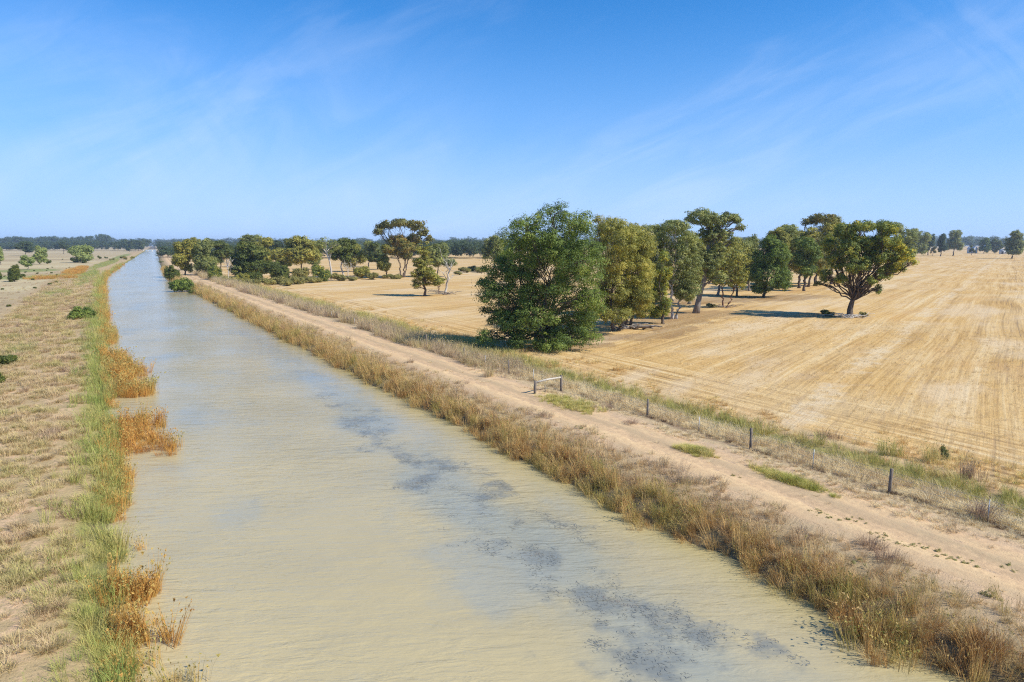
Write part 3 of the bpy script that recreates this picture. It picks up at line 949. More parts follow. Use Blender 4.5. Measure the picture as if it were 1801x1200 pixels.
tree('gum_tree', (1566, 478), [(1568, 402, 14, 10), (1588, 418, 16, 15), (1572, 438, 20, 16), (1594, 442, 12, 14), (1578, 456, 16, 10)], 'grey', 'brown',
     'grey green gum rising behind the right side of the lone paddock tree', fork=0.3)
tree('gum_tree', (1606, 455), [(1604, 413, 12, 10), (1622, 418, 10, 10), (1612, 432, 16, 12), (1598, 438, 10, 12), (1622, 440, 8, 8)], 'grey', 'brown',
     'distant gum at the end of the row, right of the yellow crowned lone tree', fork=0.3)
tree('gum_tree', (1632, 449), (1620, 1645, 410, 442, 7), 'far', 'brown', 'small blue green tree at the tail of the row of gums', fork=0.3)
tree('gum_tree', (1316, 500), (1300, 1332, 413, 470, 8), 'grey', 'brown', 'far gum seen in the gap between the red trunked tree and the bushy dark tree', fork=0.35)
tree('gum_tree', (1140, 520), (1118, 1160, 400, 480, 8), 'grey', 'grey', 'grey green gum showing its top behind the olive drooping gum', fork=0.4)
# far trees by the sheds
tree('orchard_tree', (1640, 450), (1633, 1648, 434, 446, 5), 'rusty', 'brown', 'tiny reddish leaved tree beside the low white shed', dens=6, fork=0.35)
tree('gum_tree', (1654, 451), (1646, 1668, 412, 445, 7), 'far', 'brown', 'round gum with a thick dark trunk, left one of the pair near the sheds', fork=0.25)
tree('gum_tree', (1676, 450), (1662, 1692, 406, 443, 9), 'grey', 'brown', 'round green gum, taller one of the pair near the sheds', fork=0.25)
tree('orchard_tree', (1709, 449), (1703, 1714, 432, 445, 5), 'dark', 'brown', 'small dark tree in front of the gable roofed shed', fork=0.35)
tree('scrub_tree', (1730, 446), (1718, 1742, 418, 445, 8), 'casuarina', 'brown', 'wide dark green tree between the two distant sheds', fork=0.15)
tree('scrub_tree', (1750, 446), (1738, 1762, 421, 445, 7), 'dark', 'brown', 'low dark green tree left of the pale blue shed', fork=0.15)
tree('gum_tree', (1779, 455), (1762, 1801, 406, 448, 11), 'grey', 'brown', 'large round tree at the far right in front of the pale blue shed', fork=0.15, dens=11)

# --- trees standing in the paddock left of the big casuarina
tree('pine_like_tree', (747, 521), [(747, 440, 10, 14), (745, 462, 16, 12), (740, 482, 14, 9), (755, 478, 14, 9), (745, 497, 18, 8), (732, 502, 7, 5), (772, 495, 9, 7), (760, 488, 10, 6)],
     'olive', 'brown', 'small upright tree with tiered branches standing alone in the paddock', fork=0.6, dens=9, flat=0.4)
tree('umbrella_gum', (708, 488), [(708, 394, 18, 7, .05), (684, 397, 14, 8), (732, 398, 14, 8, .05), (668, 409, 9, 6), (747, 408, 9, 9), (755, 420, 5, 6), (700, 424, 16, 11, .35), (720, 432, 14, 12, .1), (728, 422, 12, 10), (690, 440, 10, 10, .2),
     (712, 448, 12, 8, .1), (670, 400, 6, 5)],
     'rusty', 'brown', 'tall umbrella topped gum with rusty inner foliage and several dark stems', stems=3, fork=0.30, dens=8.5, twigs=7, trunk_r=0.022, limb_r=0.55)
tree('gum_tree', (769, 487), (742, 802, 428, 470, 9), 'grey', 'grey', 'dense green gum behind the small upright tree and the dead white trunk', fork=0.3)
tree('gum_sapling', (682, 489), (664, 698, 430, 476, 7), 'olive', 'brown', 'slim small gum just left of the umbrella topped gum', fork=0.4)
tree('gum_tree', (868, 478), (848, 886, 415, 468, 8), 'grey', 'brown', 'grey green gum peeping out behind the left edge of the tallest tree', fork=0.3)

# --- clump on the left, from the canal rightwards
tree('gum_tree', (326, 487), (306, 348, 421, 478, 10), 'olive', 'brown', 'bushy gum nearest the canal at the start of the clump', fork=0.2, dens=10)
tree('gum_tree', (362, 487), (338, 384, 421, 480, 10), 'grey', 'brown', 'bushy gum second from the canal, with dark lower branches', fork=0.2, dens=10)
tree('gum_tree', (400, 470), (376, 420, 428, 455, 7), 'grey', 'pale', 'background gum rising behind the bare white dead tree', fork=0.35)
tree('gum_tree', (446, 470), (418, 470, 414, 450, 9), 'grey', 'grey', 'tall background gum above the dense dark rounded tree', fork=0.4)
tree('gum_tree', (418, 489), (408, 482, 427, 486, 13), 'dark', 'brown', 'dense dark rounded tree with a leaning trunk in the left clump', fork=0.3, dens=10)
tree('gum_tree', (505, 478), (478, 524, 436, 474, 9), 'olive', 'brown', 'yellow green rounded tree above the dark round shrub', fork=0.3, dens=10)
tree('gum_tree', (530, 480), (498, 562, 416, 464, 12), 'olive', 'brown', 'broad olive gum in the middle of the left clump', fork=0.35)
tree('white_gum', (583, 492), [(576, 426, 14, 7), (566, 432, 8, 6), (590, 432, 10, 8), (582, 445, 7, 5)], 'grey', 'pale', 'white trunked gum with thin crown and bare forking limbs', dens=3.2, fork=0.45, twigs=9, trunk_r=0.024,
     lean=[(583, 475), (581, 460), (576, 445)])
tree('gum_tree', (606, 488), [(600, 436, 14, 14), (614, 430, 14, 10), (622, 444, 10, 10, .3), (634, 450, 6, 6, .5), (606, 452, 12, 9), (590, 450, 8, 8)], 'dark', 'pale', 'dense dark crowned tree with a yellow right edge beside the white trunked gum', fork=0.4, dens=10,
     lean=[(600, 470), (604, 455)])
tree('gum_tree', (648, 470), (630, 672, 424, 458, 8), 'grey', 'grey', 'background gum between the white trunked gum and the umbrella topped gum', fork=0.4)
tree('gum_tree', (476, 462), (462, 500, 424, 452, 7), 'far', 'brown', 'hazy background gum peeping between the tall and the broad gums', fork=0.4)
tree('gum_tree', (346, 478), (330, 362, 418, 466, 8), 'olive', 'brown', 'olive gum showing between the first two bushy gums by the canal', fork=0.2, dens=10)
tree('gum_tree', (388, 474), (368, 412, 424, 464, 8), 'dark', 'brown', 'dark gum behind the upright yellow topped bush', fork=0.25, dens=9)
tree('gum_tree', (462, 476), (446, 486, 418, 466, 9), 'olive', 'brown', 'olive gum rising right behind the dense dark rounded tree', fork=0.25, dens=10)
tree('gum_tree', (556, 474), (540, 578, 424, 466, 8), 'grey', 'grey', 'grey green gum between the broad olive gum and the white trunked gum', fork=0.3, dens=9)
tree('gum_tree', (622, 478), (604, 646, 430, 470, 8), 'olive', 'grey', 'low olive gum behind the thin bare dead tree', fork=0.3, dens=9)
tree('gum_tree', (664, 474), (646, 684, 426, 464, 8), 'dark', 'brown', 'dark gum behind the slim small gum, left of the umbrella topped gum', fork=0.3, dens=9)
tree('gum_tree', (512, 462), (496, 530, 420, 452, 7), 'grey', 'grey', 'grey topped gum in the background behind the broad olive gum', fork=0.35)
bush('grey_bush', (596, 494), 26, 16, 'saltbush', 'grey shrub just right of the white trunk')
bush('grey_bush', (424, 496), 26, 18, 'olive', 'olive shrub at the left foot of the dense dark rounded tree')
bush('conical_bush', (378, 495), 26, 34, 'yellow', 'upright bush with yellow top and dark base beside the track', n=7)
bush('round_bush', (489, 492), 44, 38, 'dark', 'large dark round shrub in the left clump', n=9)
bush('round_bush', (566, 495), 30, 34, 'yellow', 'yellowish round shrub at the foot of the white trunked gum', n=7)
bush('grey_bush', (530, 492), 30, 24, 'saltbush', 'grey green shrub between the dark round shrub and the yellowish round shrub')
bush('round_bush', (636, 490), 30, 24, 'olive', 'olive shrub right of the white trunked gum')
bush('grey_bush', (656, 492), 24, 16, 'saltbush', 'low grey shrub right of the olive shrub')
bush('round_bush', (448, 494), 28, 20, 'dark', 'dark low shrub below the dense dark rounded tree')
bush('waterside_tree', (303, 494), 26, 34, 'dark', 'dark upright bush leaning over the water at the canal bend', n=7, z=0.1)
bush('waterside_bush', (318, 513), 40, 33, 'casuarina', 'bright green bush growing at the water edge below the upright dark one', n=8, z=0.05)
bush('waterside_bush', (338, 516), 18, 10, 'dark', 'small dark shrub on the water edge right of the bright green bush', n=4, z=0.2)
bush('waterside_bush', (284, 463), 10, 4, 'dark', 'tiny dark shrub on the far right bank at the waterline', n=3, z=0.05)

# low saltbush row under the left clump: copies of three bushes
proto = [bush('saltbush', (405, 498), 30, 13, 'saltbush', 'low saltbush in the row along the front of the left tree clump', group='saltbush row in front of the left clump'),
         bush('saltbush', (470, 502), 34, 15, 'saltbush', 'low saltbush in the row along the front of the left tree clump', group='saltbush row in front of the left clump'),
         bush('saltbush', (520, 500), 34, 16, 'saltbush', 'low saltbush in the row along the front of the left tree clump', group='saltbush row in front of the left clump')]
for i, (x, y, s) in enumerate([(432, 500, .9), (446, 503, .9), (492, 500, 1.0), (505, 503, .8), (545, 498, .95), (556, 497, .7), (600, 494, .8), (680, 490, .7), (696, 491, .7), (620, 494, .7)]):
    copy_thing(proto[i % 3], at(x, y), i * 1.3, s)
for i, (x, y, s) in enumerate([(818, 480, 1.1), (832, 477, 1.0), (846, 480, 1.2), (806, 484, .7)]):
    o = copy_thing(proto[(i + 1) % 3], at(x, y), i * 2.1 + 0.4, s, 'grey saltbush of the small patch left of the tallest tree, behind the dead white trunk')
    o['group'] = 'saltbush patch left of the tallest tree'


# dead trees
def dead_tree(name, base, top, label, bark='pale', seed=1, lean=0.0, spread=0.4, r=0.028, nlimb=7, z=0.3):
    rng = np.random.default_rng(seed)
    p = at(*base, z)
    k = depth_of(p) / FPX
    H = (base[1] - top) * k
    root = empty(name, p, -YAW)
    tag(root, label, 'dead tree')
    mb = MB()
    path = curve_pts(rng, (0, 0, -0.1), (lean * H, 0, H * 0.62), 9, 0.05, 0)
    rad = np.linspace(r * H, r * H * 0.55, 9)
    rad[0] *= 1.4
    mb.tube(path, rad, 8)
    obj('trunk', mb.mesh('trunk', True), BARK[bark], root)
    for i in range(nlimb):
        lb = MB()
        kk = rng.integers(3, 9)
        a = path[kk]
        e = a + np.array([rng.uniform(-1, 1) * spread, rng.uniform(-1, 1) * spread, rng.uniform(0.15, 0.42)]) * H
        lp = curve_pts(rng, a, e, 7, 0.09, 0.08)
        lr = np.linspace(rad[kk] * 0.6, 0.03, 7)
        lb.tube(lp, lr, 6)
        for _ in range(4):
            q = rng.integers(2, 7)
            e2 = lp[q] + rng.normal(0, 0.09, 3) * H + np.array([0, 0, 0.06 * H])
            lb.tube(curve_pts(rng, lp[q], e2, 4, 0.09, 0.05), np.linspace(max(0.05, lr[q] * 0.6), 0.02, 4), 4, False)
        obj('limb', lb.mesh('limb', True), BARK[bark], root)
    return root


dead_tree('dead_tree', (402, 493), 452, 'bare white dead tree left of the dense dark rounded tree', seed=4, spread=0.25)
dead_tree('dead_tree', (783, 517), 443, 'dead white trunk with broken limbs standing in the paddock', seed=7, lean=0.13, spread=0.3)
dead_tree('dead_tree', (613, 492), 450, 'thin bare dead tree right of the white trunked gum', seed=9, spread=0.4, r=0.018)
dead_tree('stump', (772, 517), 496, 'short reddish broken stump left of the dead white trunk', bark='red', seed=12, spread=0.3, r=0.05, nlimb=3)


def fallen(name, base, label, n, length, r, bark, seed, z=0.3):
    rng = np.random.default_rng(seed)
    mb = MB()
    for i in range(n):
        a = rng.uniform(-0.6, 0.6) + (math.pi if rng.random() < 0.5 else 0)
        L = length * rng.uniform(0.45, 1)
        c = rng.normal(0, length * 0.16, 2)
        rr = r * rng.uniform(0.5, 1)
        s = np.array([c[0], c[1], rr * 0.8])
        e = s + np.array([math.cos(a) * L, math.sin(a) * L, rng.uniform(0.0, 0.25) * L])
        mb.tube(curve_pts(rng, s, e, 7, 0.08, 0.05), np.linspace(rr, rr * 0.35, 7), 7)
    o = obj(name, mb.mesh(name, True), BARK[bark])
    o.location = [float(v) for v in at(*base, z)]
    o.rotation_euler = (0, 0, -YAW)
    return tag(o, label, 'branches')


fallen('fallen_branches', (1113, 579), 'grey fallen logs heaped under the olive drooping gum', 12, 4.0, 0.26, 'grey', 1)
fallen('fallen_branches', (1500, 559), 'pale fallen branches at the foot of the lone paddock tree', 22, 4.0, 0.10, 'pale', 2)
fallen('fallen_branches', (785, 518), 'fallen grey limbs beside the dead white trunk', 12, 6.5, 0.10, 'grey', 3)
fallen('fallen_branches', (1275, 541), 'thin fallen sticks around the red barked tree', 14, 4.0, 0.07, 'grey', 5)
bush('round_bush', (1455, 556), 24, 12, 'dark', 'sprawling low dark shrub left of the lone tree trunk', n=5)
bush('round_bush', (1518, 558), 20, 12, 'saltbush', 'brownish low shrub right of the lone tree trunk', n=5)
bush('round_bush', (1250, 541), 20, 8, 'saltbush', 'low dry scrub between the leaning gum and the red barked tree', n=5)

# --- left side of the canal
bush('round_bush', (147, 561), 42, 27, 'casuarina', 'dense green rounded bush on the left bank close to the water', z=0.62, n=9, dens=16)
bush('thorn_bush', (10, 643), 40, 22, 'dark', 'dark spiky bush at the left edge, farther of two', z=0.6, n=7, dens=14)
bush('thorn_bush', (-6, 674), 34, 22, 'dark', 'dark bush half cut by the left edge, nearer of two', z=0.6, n=6, dens=14)
bush('conical_tree', (25, 496), 20, 33, 'dark', 'dark conical small tree on the left paddock', n=8, z=0.35, cat='tree', dens=16)
bush('conical_tree', (-4, 493), 18, 20, 'dark', 'dark small tree at the far left edge beyond the bank', n=7, z=0.35, cat='tree')
bush('round_bush', (40, 489), 14, 8, 'dark', 'low dark bush right of the dark conical tree', n=4, z=0.35)
tree('willow', (50, 475), (36, 63, 449, 471, 8), 'pale', 'grey', 'small pale green tree with a visible stem on the left paddock', z=0.35, dens=8, fork=0.3)
tree('willow', (70, 465), (57, 84, 432, 463, 9), 'pale', 'grey', 'taller pale green willowy tree behind the small pale one', z=0.35, dens=9, fork=0.2, droop=0.6)
tree('willow', (145, 462), (124, 168, 431, 460, 11), 'pale', 'grey', 'wide pale green willowy tree nearest the canal on the left', z=0.35, dens=9, fork=0.15, droop=0.5)
tree('willow', (2, 466), (-16, 12, 434, 463, 8), 'pale', 'grey', 'pale green tree cut by the left edge of the view', z=0.35, dens=9, fork=0.2)
bush('round_bush', (86, 464), 12, 8, 'dark', 'small dark shrub beside the taller pale green tree', n=4, z=0.35)
bush('round_bush', (132, 462), 14, 10, 'dark', 'dark undergrowth shrub at the left foot of the wide pale tree', n=4, z=0.35)
bush('round_bush', (150, 463), 16, 10, 'dark', 'dark undergrowth shrub under the middle of the wide pale tree', n=4, z=0.35)
bush('round_bush', (176, 456), 9, 7, 'dark', 'dark brown shrub just right of the wide pale tree', n=3, z=0.35)
bush('round_bush', (187, 455), 9, 4, 'dark', 'low brown shrub between the wide pale tree and the bank', n=3, z=0.35)
bush('round_bush', (217, 457), 15, 8, 'saltbush', 'greenish shrub on the left bank top far along', n=4, z=0.6)
bush('round_bush', (233, 456), 9, 6, 'olive', 'small olive shrub at the far left waterline', n=3, z=0.3)
bush('round_bush', (198, 458), 10, 4, 'saltbush', 'low dull shrub left of the greenish bank shrub', n=3, z=0.6)
tree('gum_tree', (44, 450), (28, 62, 425, 447, 9), 'far', 'brown', 'broad dark tree behind the pale green trees on the left plain', dens=10, fork=0.2)
tree('gum_tree', (112, 447), (104, 122, 425, 440, 6), 'far', 'brown', 'small dark tree with a clear trunk standing alone on the left plain', dens=10, fork=0.4)
tree('gum_tree', (163, 441), (156, 170, 426, 438, 5), 'far', 'brown', 'little far tree behind the wide pale willowy tree', dens=10, fork=0.4)
tree('gum_tree', (228, 443), (221, 236, 427, 441, 6), 'far', 'brown', 'dark tree left of the far canal, left one of a close pair', dens=10, fork=0.25)
tree('gum_tree', (243, 442), (234, 254, 424, 440, 7), 'far', 'brown', 'dark tree left of the far canal, bigger one of a close pair', dens=10, fork=0.25)
tree('gum_tree', (280, 437), (275, 287, 426, 435, 5), 'far', 'brown', 'tiny tree straight beyond the canal end', dens=10, fork=0.25)
tree('gum_tree', (296, 441), (288, 302, 428, 439, 5), 'far', 'brown', 'small round tree right of the far canal end', dens=10, fork=0.2)
tree('gum_tree', (312, 442), (303, 322, 425, 440, 6), 'far', 'brown', 'far tree touching the left edge of the clump nearest the canal', dens=10, fork=0.2)
# dark tufts dotted on the left plain
pt = bush('saltbush_tuft', (84, 474), 5, 2.6, 'dark', 'dark saltbush tuft dotted on the dry plain left of the canal', n=4, group='dark tufts on the left plain', z=0.35)
for i, (x, y, s) in enumerate([(92, 471, .8), (60, 477, .8), (66, 482, 1), (91, 481, 1), (82, 477, .6), (118, 479, .8), (100, 485, .9), (67, 488, 1), (57, 493, 1.1), (87, 502, 1.2), (99, 498, 1), (62, 508, .9), (4, 510, .8),
                               (45, 480, 1), (30, 473, .8), (20, 470, .7), (122, 471, .8), (117, 473, .6), (137, 477, 1), (90, 491, .7), (110, 457, 1.2), (146, 470, .9), (134, 487, .8), (15, 540, .8), (8, 487, .8)]):
    copy_thing(pt, at(x, y, 0.4), i * 1.7, s)


# ------------------------------------------------------------------ grasses, reeds and weeds
def tuft_mesh(name, seed, n, h, spread, lean, w, heads=0, head_size=0.03, curl=0.35):
    """a tuft of tapering blades, some with seed heads"""
    rng = np.random.default_rng(seed)
    az = rng.random(n) * 6.283
    r = spread * np.sqrt(rng.random(n))
    ba = np.stack([np.cos(az) * r, np.sin(az) * r, np.full(n, -0.03)], -1)
    a2 = az + rng.normal(0, 0.7, n)
    dirn = np.stack([np.cos(a2), np.sin(a2)], -1)
    H = h * rng.uniform(0.55, 1.1, n)
    le = lean * rng.uniform(0.2, 1.3, n) * H
    side = np.stack([-np.sin(a2 + rng.normal(0, .8, n)), np.cos(a2), np.zeros(n)], -1)
    side /= np.linalg.norm(side, axis=1)[:, None]
    ww = w * rng.uniform(0.7, 1.3, n)
    lv = []
    for f, g, z in ((0, 1.0, 0), (0.5, 0.8, 0.60), (1.0, 0.12, 1.0)):
        c = ba.copy()
        c[:, :2] += dirn * (le * (f ** 1.7))[:, None]
        c[:, 2] += H * z * (1 - curl * 0.3 * f * lean)
        lv += [c - side * (ww * g / 2)[:, None], c + side * (ww * g / 2)[:, None]]
    v = np.stack(lv, 1).reshape(-1, 3)
    i = np.arange(n)[:, None] * 6
    f = np.concatenate([i + np.array([[0, 1, 3, 2]]), i + np.array([[2, 3, 5, 4]])])
    tint = np.repeat(rng.random(n), 6)
    if heads:
        k = rng.integers(0, n, heads)
        tip = (v.reshape(n, 6, 3)[k, 4] + v.reshape(n, 6, 3)[k, 5]) / 2
        hv, hf = [], []
        c0 = len(v)
        for t_ in tip:
            for _ in range(3):
                q = rng.normal(size=(3, 3)) * head_size
                q[:, 2] *= 1.3
                hv.append(t_ + q - q.mean(0))
                hf.append([c0, c0 + 1, c0 + 2])
                c0 += 3
        v = np.concatenate([v, np.concatenate(hv)])
        tint = np.concatenate([tint, np.ones(len(v) - len(tint)) * 1.6])
        me = mesh_np(name, v, [f, np.array(hf)])
    else:
        me = mesh_np(name, v, f)
    add_attr(me, 'tint', tint)
    return me


def clump_mesh(name, seed, n, rx, h, ls, heads=0):
    """a leafy low cushion"""
    rng = np.random.default_rng(seed)
    me = leaf_mesh(rng, [(0, 0, h * 0.35, rx, rx, h * 0.6, 0.1)], ls, n, droop=-0.2, shell=0.2, zmin=0.0)
    me.name = name
    return me


def scatter_tree(protos, mat):
    """node group: one of the tuft meshes on every point, with that point's own turn and size"""
    g = bpy.data.node_groups.new('scatter', 'GeometryNodeTree')
    g.interface.new_socket('Geometry', in_out='INPUT', socket_type='NodeSocketGeometry')
    g.interface.new_socket('Geometry', in_out='OUTPUT', socket_type='NodeSocketGeometry')
    N, Lk = g.nodes, g.links
    gi, go = N.new('NodeGroupInput'), N.new('NodeGroupOutput')
    g2i = N.new('GeometryNodeGeometryToInstance')
    for me in protos[::-1]:
        me.materials.append(mat)
        o = bpy.data.objects.new(me.name, me)
        oi = N.new('GeometryNodeObjectInfo')
        oi.inputs['Object'].default_value = o
        oi.inputs['As Instance'].default_value = True
        Lk.new(oi.outputs['Geometry'], g2i.inputs[0]) if len(protos) == 1 else None
        protos_nodes.append(oi)
    join = N.new('GeometryNodeJoinGeometry')
    for oi in protos_nodes:
        Lk.new(oi.outputs['Geometry'], join.inputs[0])
    protos_nodes.clear()
    iop = N.new('GeometryNodeInstanceOnPoints')

    def na(name, dt):
        a = N.new('GeometryNodeInputNamedAttribute')
        a.data_type = dt
        a.inputs['Name'].default_value = name
        return a.outputs['Attribute']
    e2r = N.new('FunctionNodeEulerToRotation')
    Lk.new(na('rot', 'FLOAT_VECTOR'), e2r.inputs[0])
    Lk.new(gi.outputs[0], iop.inputs['Points'])
    Lk.new(join.outputs[0], iop.inputs['Instance'])
    iop.inputs['Pick Instance'].default_value = True
    Lk.new(na('pick', 'INT'), iop.inputs['Instance Index'])
    Lk.new(e2r.outputs[0], iop.inputs['Rotation'])
    Lk.new(na('size', 'FLOAT_VECTOR'), iop.inputs['Scale'])
    Lk.new(iop.outputs[0], go.inputs[0])
    return g


protos_nodes = []


def merged(name, pts, origin, size, protos, mat, rng, tilt, zs):
    """the tufts of one plant or one bed, joined into a single real mesh"""
    data = []
    for me in protos:
        v = np.zeros(len(me.vertices) * 3, np.float32)
        me.vertices.foreach_get('co', v)
        li = np.zeros(len(me.loops), np.int32)
        me.loops.foreach_get('vertex_index', li)
        tot = np.zeros(len(me.polygons), np.int32)
        me.polygons.foreach_get('loop_total', tot)
        tn = np.zeros(len(me.vertices), np.float32)
        me.attributes['tint'].data.foreach_get('value', tn)
        st = np.concatenate([[0], np.cumsum(tot)[:-1]])
        fs = [li[(st[tot == k][:, None] + np.arange(k))] for k in (3, 4) if (tot == k).any()]
        data.append((v.reshape(-1, 3), fs, tn))
    V, Q, T3, TN, c = [], [], [], [], 0
    size = np.broadcast_to(size, (len(pts),))
    for p, s in zip(pts - origin, size):
        v, fs, tn = data[rng.integers(0, len(data))]
        a = rng.random() * 6.283
        w = v * np.array([s, s, s * rng.uniform(1 - zs, 1 + zs)])
        w = np.stack([w[:, 0] * math.cos(a) - w[:, 1] * math.sin(a), w[:, 0] * math.sin(a) + w[:, 1] * math.cos(a), w[:, 2]], -1)
        w[:, 0] += w[:, 2] * rng.normal(0, tilt)
        w[:, 1] += w[:, 2] * rng.normal(0, tilt)
        V.append(w + p)
        TN.append(tn + rng.uniform(-0.9, 0.9))
        for f in fs: (T3 if f.shape[1] == 3 else Q).append(f + c)
        c += len(v)
    me = mesh_np(name, np.concatenate(V), [np.concatenate(x) for x in (Q, T3) if x])
    add_attr(me, 'tint', np.concatenate(TN))
    o = obj(name, me, mat)
    o.location = [float(q) for q in origin]
    return o


def scatter(name, pts, size, protos, mat, seed=0, tilt=0.12, kind='stuff', label=None, cat=None, group=None, zstretch=0.2):
    rng = np.random.default_rng(seed)
    pts = np.asarray(pts, float)
    n = len(pts)
    origin = np.zeros(3)
    if kind is None:
        origin = pts.mean(0)
    if kind is None:
        return tag(merged(name, pts, origin, size, protos, mat, rng, tilt, zstretch), label, cat, group)
    me = bpy.data.meshes.new(name)
    me.vertices.add(n)
    me.vertices.foreach_set('co', (pts - origin).astype(np.float32).ravel())
    size = np.broadcast_to(np.asarray(size, float), (n,))
    s3 = np.stack([size, size, size * rng.uniform(1 - zstretch, 1 + zstretch, n)], -1)
    rot = np.stack([rng.normal(0, tilt, n), rng.normal(0, tilt, n), rng.random(n) * 6.283], -1)
    add_attr(me, 'size', s3, 'FLOAT_VECTOR')
    add_attr(me, 'rot', rot, 'FLOAT_VECTOR')
    a = me.attributes.new('pick', 'INT', 'POINT')
    a.data.foreach_set('value', rng.integers(0, len(protos), n).astype(np.int32))
    o = bpy.data.objects.new(name, me)
    COL.objects.link(o)
    o.location = origin
    md = o.modifiers.new('scatter', 'NODES')
    md.node_group = scatter_tree(protos, mat)
    return tag(o, label, cat, group, kind)


RG = np.random.default_rng(77)


def strip(u0, u1, y0, y1, dens, near=35.0, grow=1.0):
    """random points of the strip u0..u1 along the canal; thinner and bigger with distance. returns points, size"""
    out, sz = [], []
    edges = np.concatenate([[y0], np.geomspace(max(y0, 0) + 12, y1 + 12, 26)[1:] - 12]) if y0 < y1 else []
    for a, b in zip(edges[:-1], edges[1:]):
        mid = math.hypot((a + b) / 2, (u0 + u1) / 2)
        f = min(1.0, near / max(mid, 1.0)) ** 1.35
        n = RG.poisson(dens * f * (u1 - u0) * (b - a))
        if n == 0: continue
        u = RG.uniform(u0, u1, n)
        y = RG.uniform(a, b, n)
        out.append(np.stack([u, y], -1))
        sz.append(np.full(n, min(2.3, (1 / f) ** 0.36 * grow)))
    uy, sz = np.concatenate(out), np.concatenate(sz)
    X = uy[:, 0] + bend(uy[:, 1])
    Z = ground_z(uy[:, 0], uy[:, 1])
    # only what the photo or a step aside of it can show
    c, s_ = math.cos(YAW), math.sin(YAW)
    dep = X * s_ + uy[:, 1] * c
    lat = X * c - uy[:, 1] * s_
    ok = (dep > 8) & (np.abs(lat) < dep * 0.80 + 6)
    return np.stack([X, uy[:, 1], Z], -1)[ok], sz[ok], uy[ok, 0]


def keep(m, *arrs):
    return [a[m] for a in arrs]


TALL = [tuft_mesh('tall_grass_tuft', 1, 46, 1.0, 0.30, 0.45, 0.016, 10, 0.022), tuft_mesh('tall_grass_tuft', 2, 40, 0.9, 0.36, 0.65, 0.016, 6, 0.02), tuft_mesh('tall_grass_tuft', 3, 50, 1.1, 0.28, 0.35, 0.015, 12, 0.024)]
SOFT = [tuft_mesh('soft_grass_tuft', 4, 60, 0.62, 0.34, 0.85, 0.014), tuft_mesh('soft_grass_tuft', 5, 52, 0.55, 0.4, 1.0, 0.014)]
TUSS = [tuft_mesh('tussock', 6, 60, 0.34, 0.22, 1.2, 0.016), tuft_mesh('tussock', 7, 52, 0.28, 0.26, 1.5, 0.016), tuft_mesh('tussock', 8, 40, 0.40, 0.18, 0.9, 0.014, 6, 0.014)]
MOUND = [tuft_mesh('tussock_mound', 16, 150, 0.36, 0.34, 1.0, 0.013), tuft_mesh('tussock_mound', 17, 120, 0.30, 0.40, 1.3, 0.013), tuft_mesh('tussock_mound', 18, 130, 0.44, 0.28, 0.8, 0.012, 8, 0.014)]
REED = [tuft_mesh('reed_tuft', 9, 26, 1.25, 0.30, 0.16, 0.018, 20, 0.034), tuft_mesh('reed_tuft', 10, 22, 1.1, 0.34, 0.22, 0.018, 16, 0.034)]
STUB = [tuft_mesh('stubble', 11, 16, 0.20, 0.16, 0.5, 0.012), tuft_mesh('stubble', 12, 14, 0.17, 0.2, 0.8, 0.012)]
WEED = [clump_mesh('weed_cushion', 13, 130, 0.30, 0.22, 0.085), clump_mesh('weed_cushion', 14, 110, 0.34, 0.18, 0.09)]


def dup(protos):
    return [m.copy() for m in protos]


G_BANK = grass_material('bank_grass', [(0.22, 0.14, 0.095), (0.45, 0.30, 0.17), (0.68, 0.48, 0.25), (0.64, 0.46, 0.22), (0.46, 0.36, 0.13)], 0.34)
G_EDGE = grass_material('water_edge_grass', [(0.16, 0.09, 0.05), (0.48, 0.25, 0.075), (0.64, 0.43, 0.18), (0.54, 0.40, 0.13), (0.29, 0.27, 0.065)], 0.46)
G_DRY = grass_material('dry_grass', [(0.46, 0.33, 0.20), (0.64, 0.48, 0.27), (0.76, 0.61, 0.35), (0.80, 0.68, 0.43)], 0.25)
G_PURPLE = grass_material('mauve_seeding_grass', [(0.36, 0.25, 0.185), (0.48, 0.35, 0.235), (0.60, 0.46, 0.26), (0.48, 0.41, 0.15)], 0.18)
G_DITCH = grass_material('ditch_grass', [(0.68, 0.51, 0.24), (0.62, 0.49, 0.19), (0.50, 0.45, 0.14), (0.38, 0.37, 0.10)], 0.3)
G_TUSS = grass_material('tussock_grass', [(0.34, 0.225, 0.155), (0.50, 0.355, 0.22), (0.62, 0.46, 0.245), (0.53, 0.43, 0.18), (0.40, 0.36, 0.13)], 0.22)
G_GREEN = grass_material('green_grass', [(0.60, 0.45, 0.19), (0.52, 0.44, 0.15), (0.39, 0.40, 0.105), (0.25, 0.33, 0.08)], 0.45)
G_RUST = grass_material('rusty_reeds', [(0.38, 0.17, 0.055), (0.58, 0.28, 0.065), (0.62, 0.37, 0.10), (0.46, 0.39, 0.13)], 0.4)
G_STUB = grass_material('stubble_straw', [(0.55, 0.38, 0.17), (0.68, 0.49, 0.23), (0.76, 0.59, 0.31)], 0.12)
G_WEED = grass_material('mat_weed', [(0.24, 0.30, 0.06), (0.42, 0.42, 0.09), (0.58, 0.50, 0.15), (0.66, 0.53, 0.22)], 0.9)
G_MAT = grass_material('creeping_green', [(0.24, 0.27, 0.08), (0.36, 0.34, 0.12), (0.50, 0.41, 0.19)], 0.8)


G_GOLD = grass_material('golden_grass', [(0.50, 0.31, 0.13), (0.66, 0.44, 0.18), (0.76, 0.56, 0.25), (0.60, 0.50, 0.17)], 0.2)
G_THATCH = grass_material('dark_thatch', [(0.10, 0.065, 0.045), (0.20, 0.13, 0.085), (0.34, 0.23, 0.14)], 0.8)


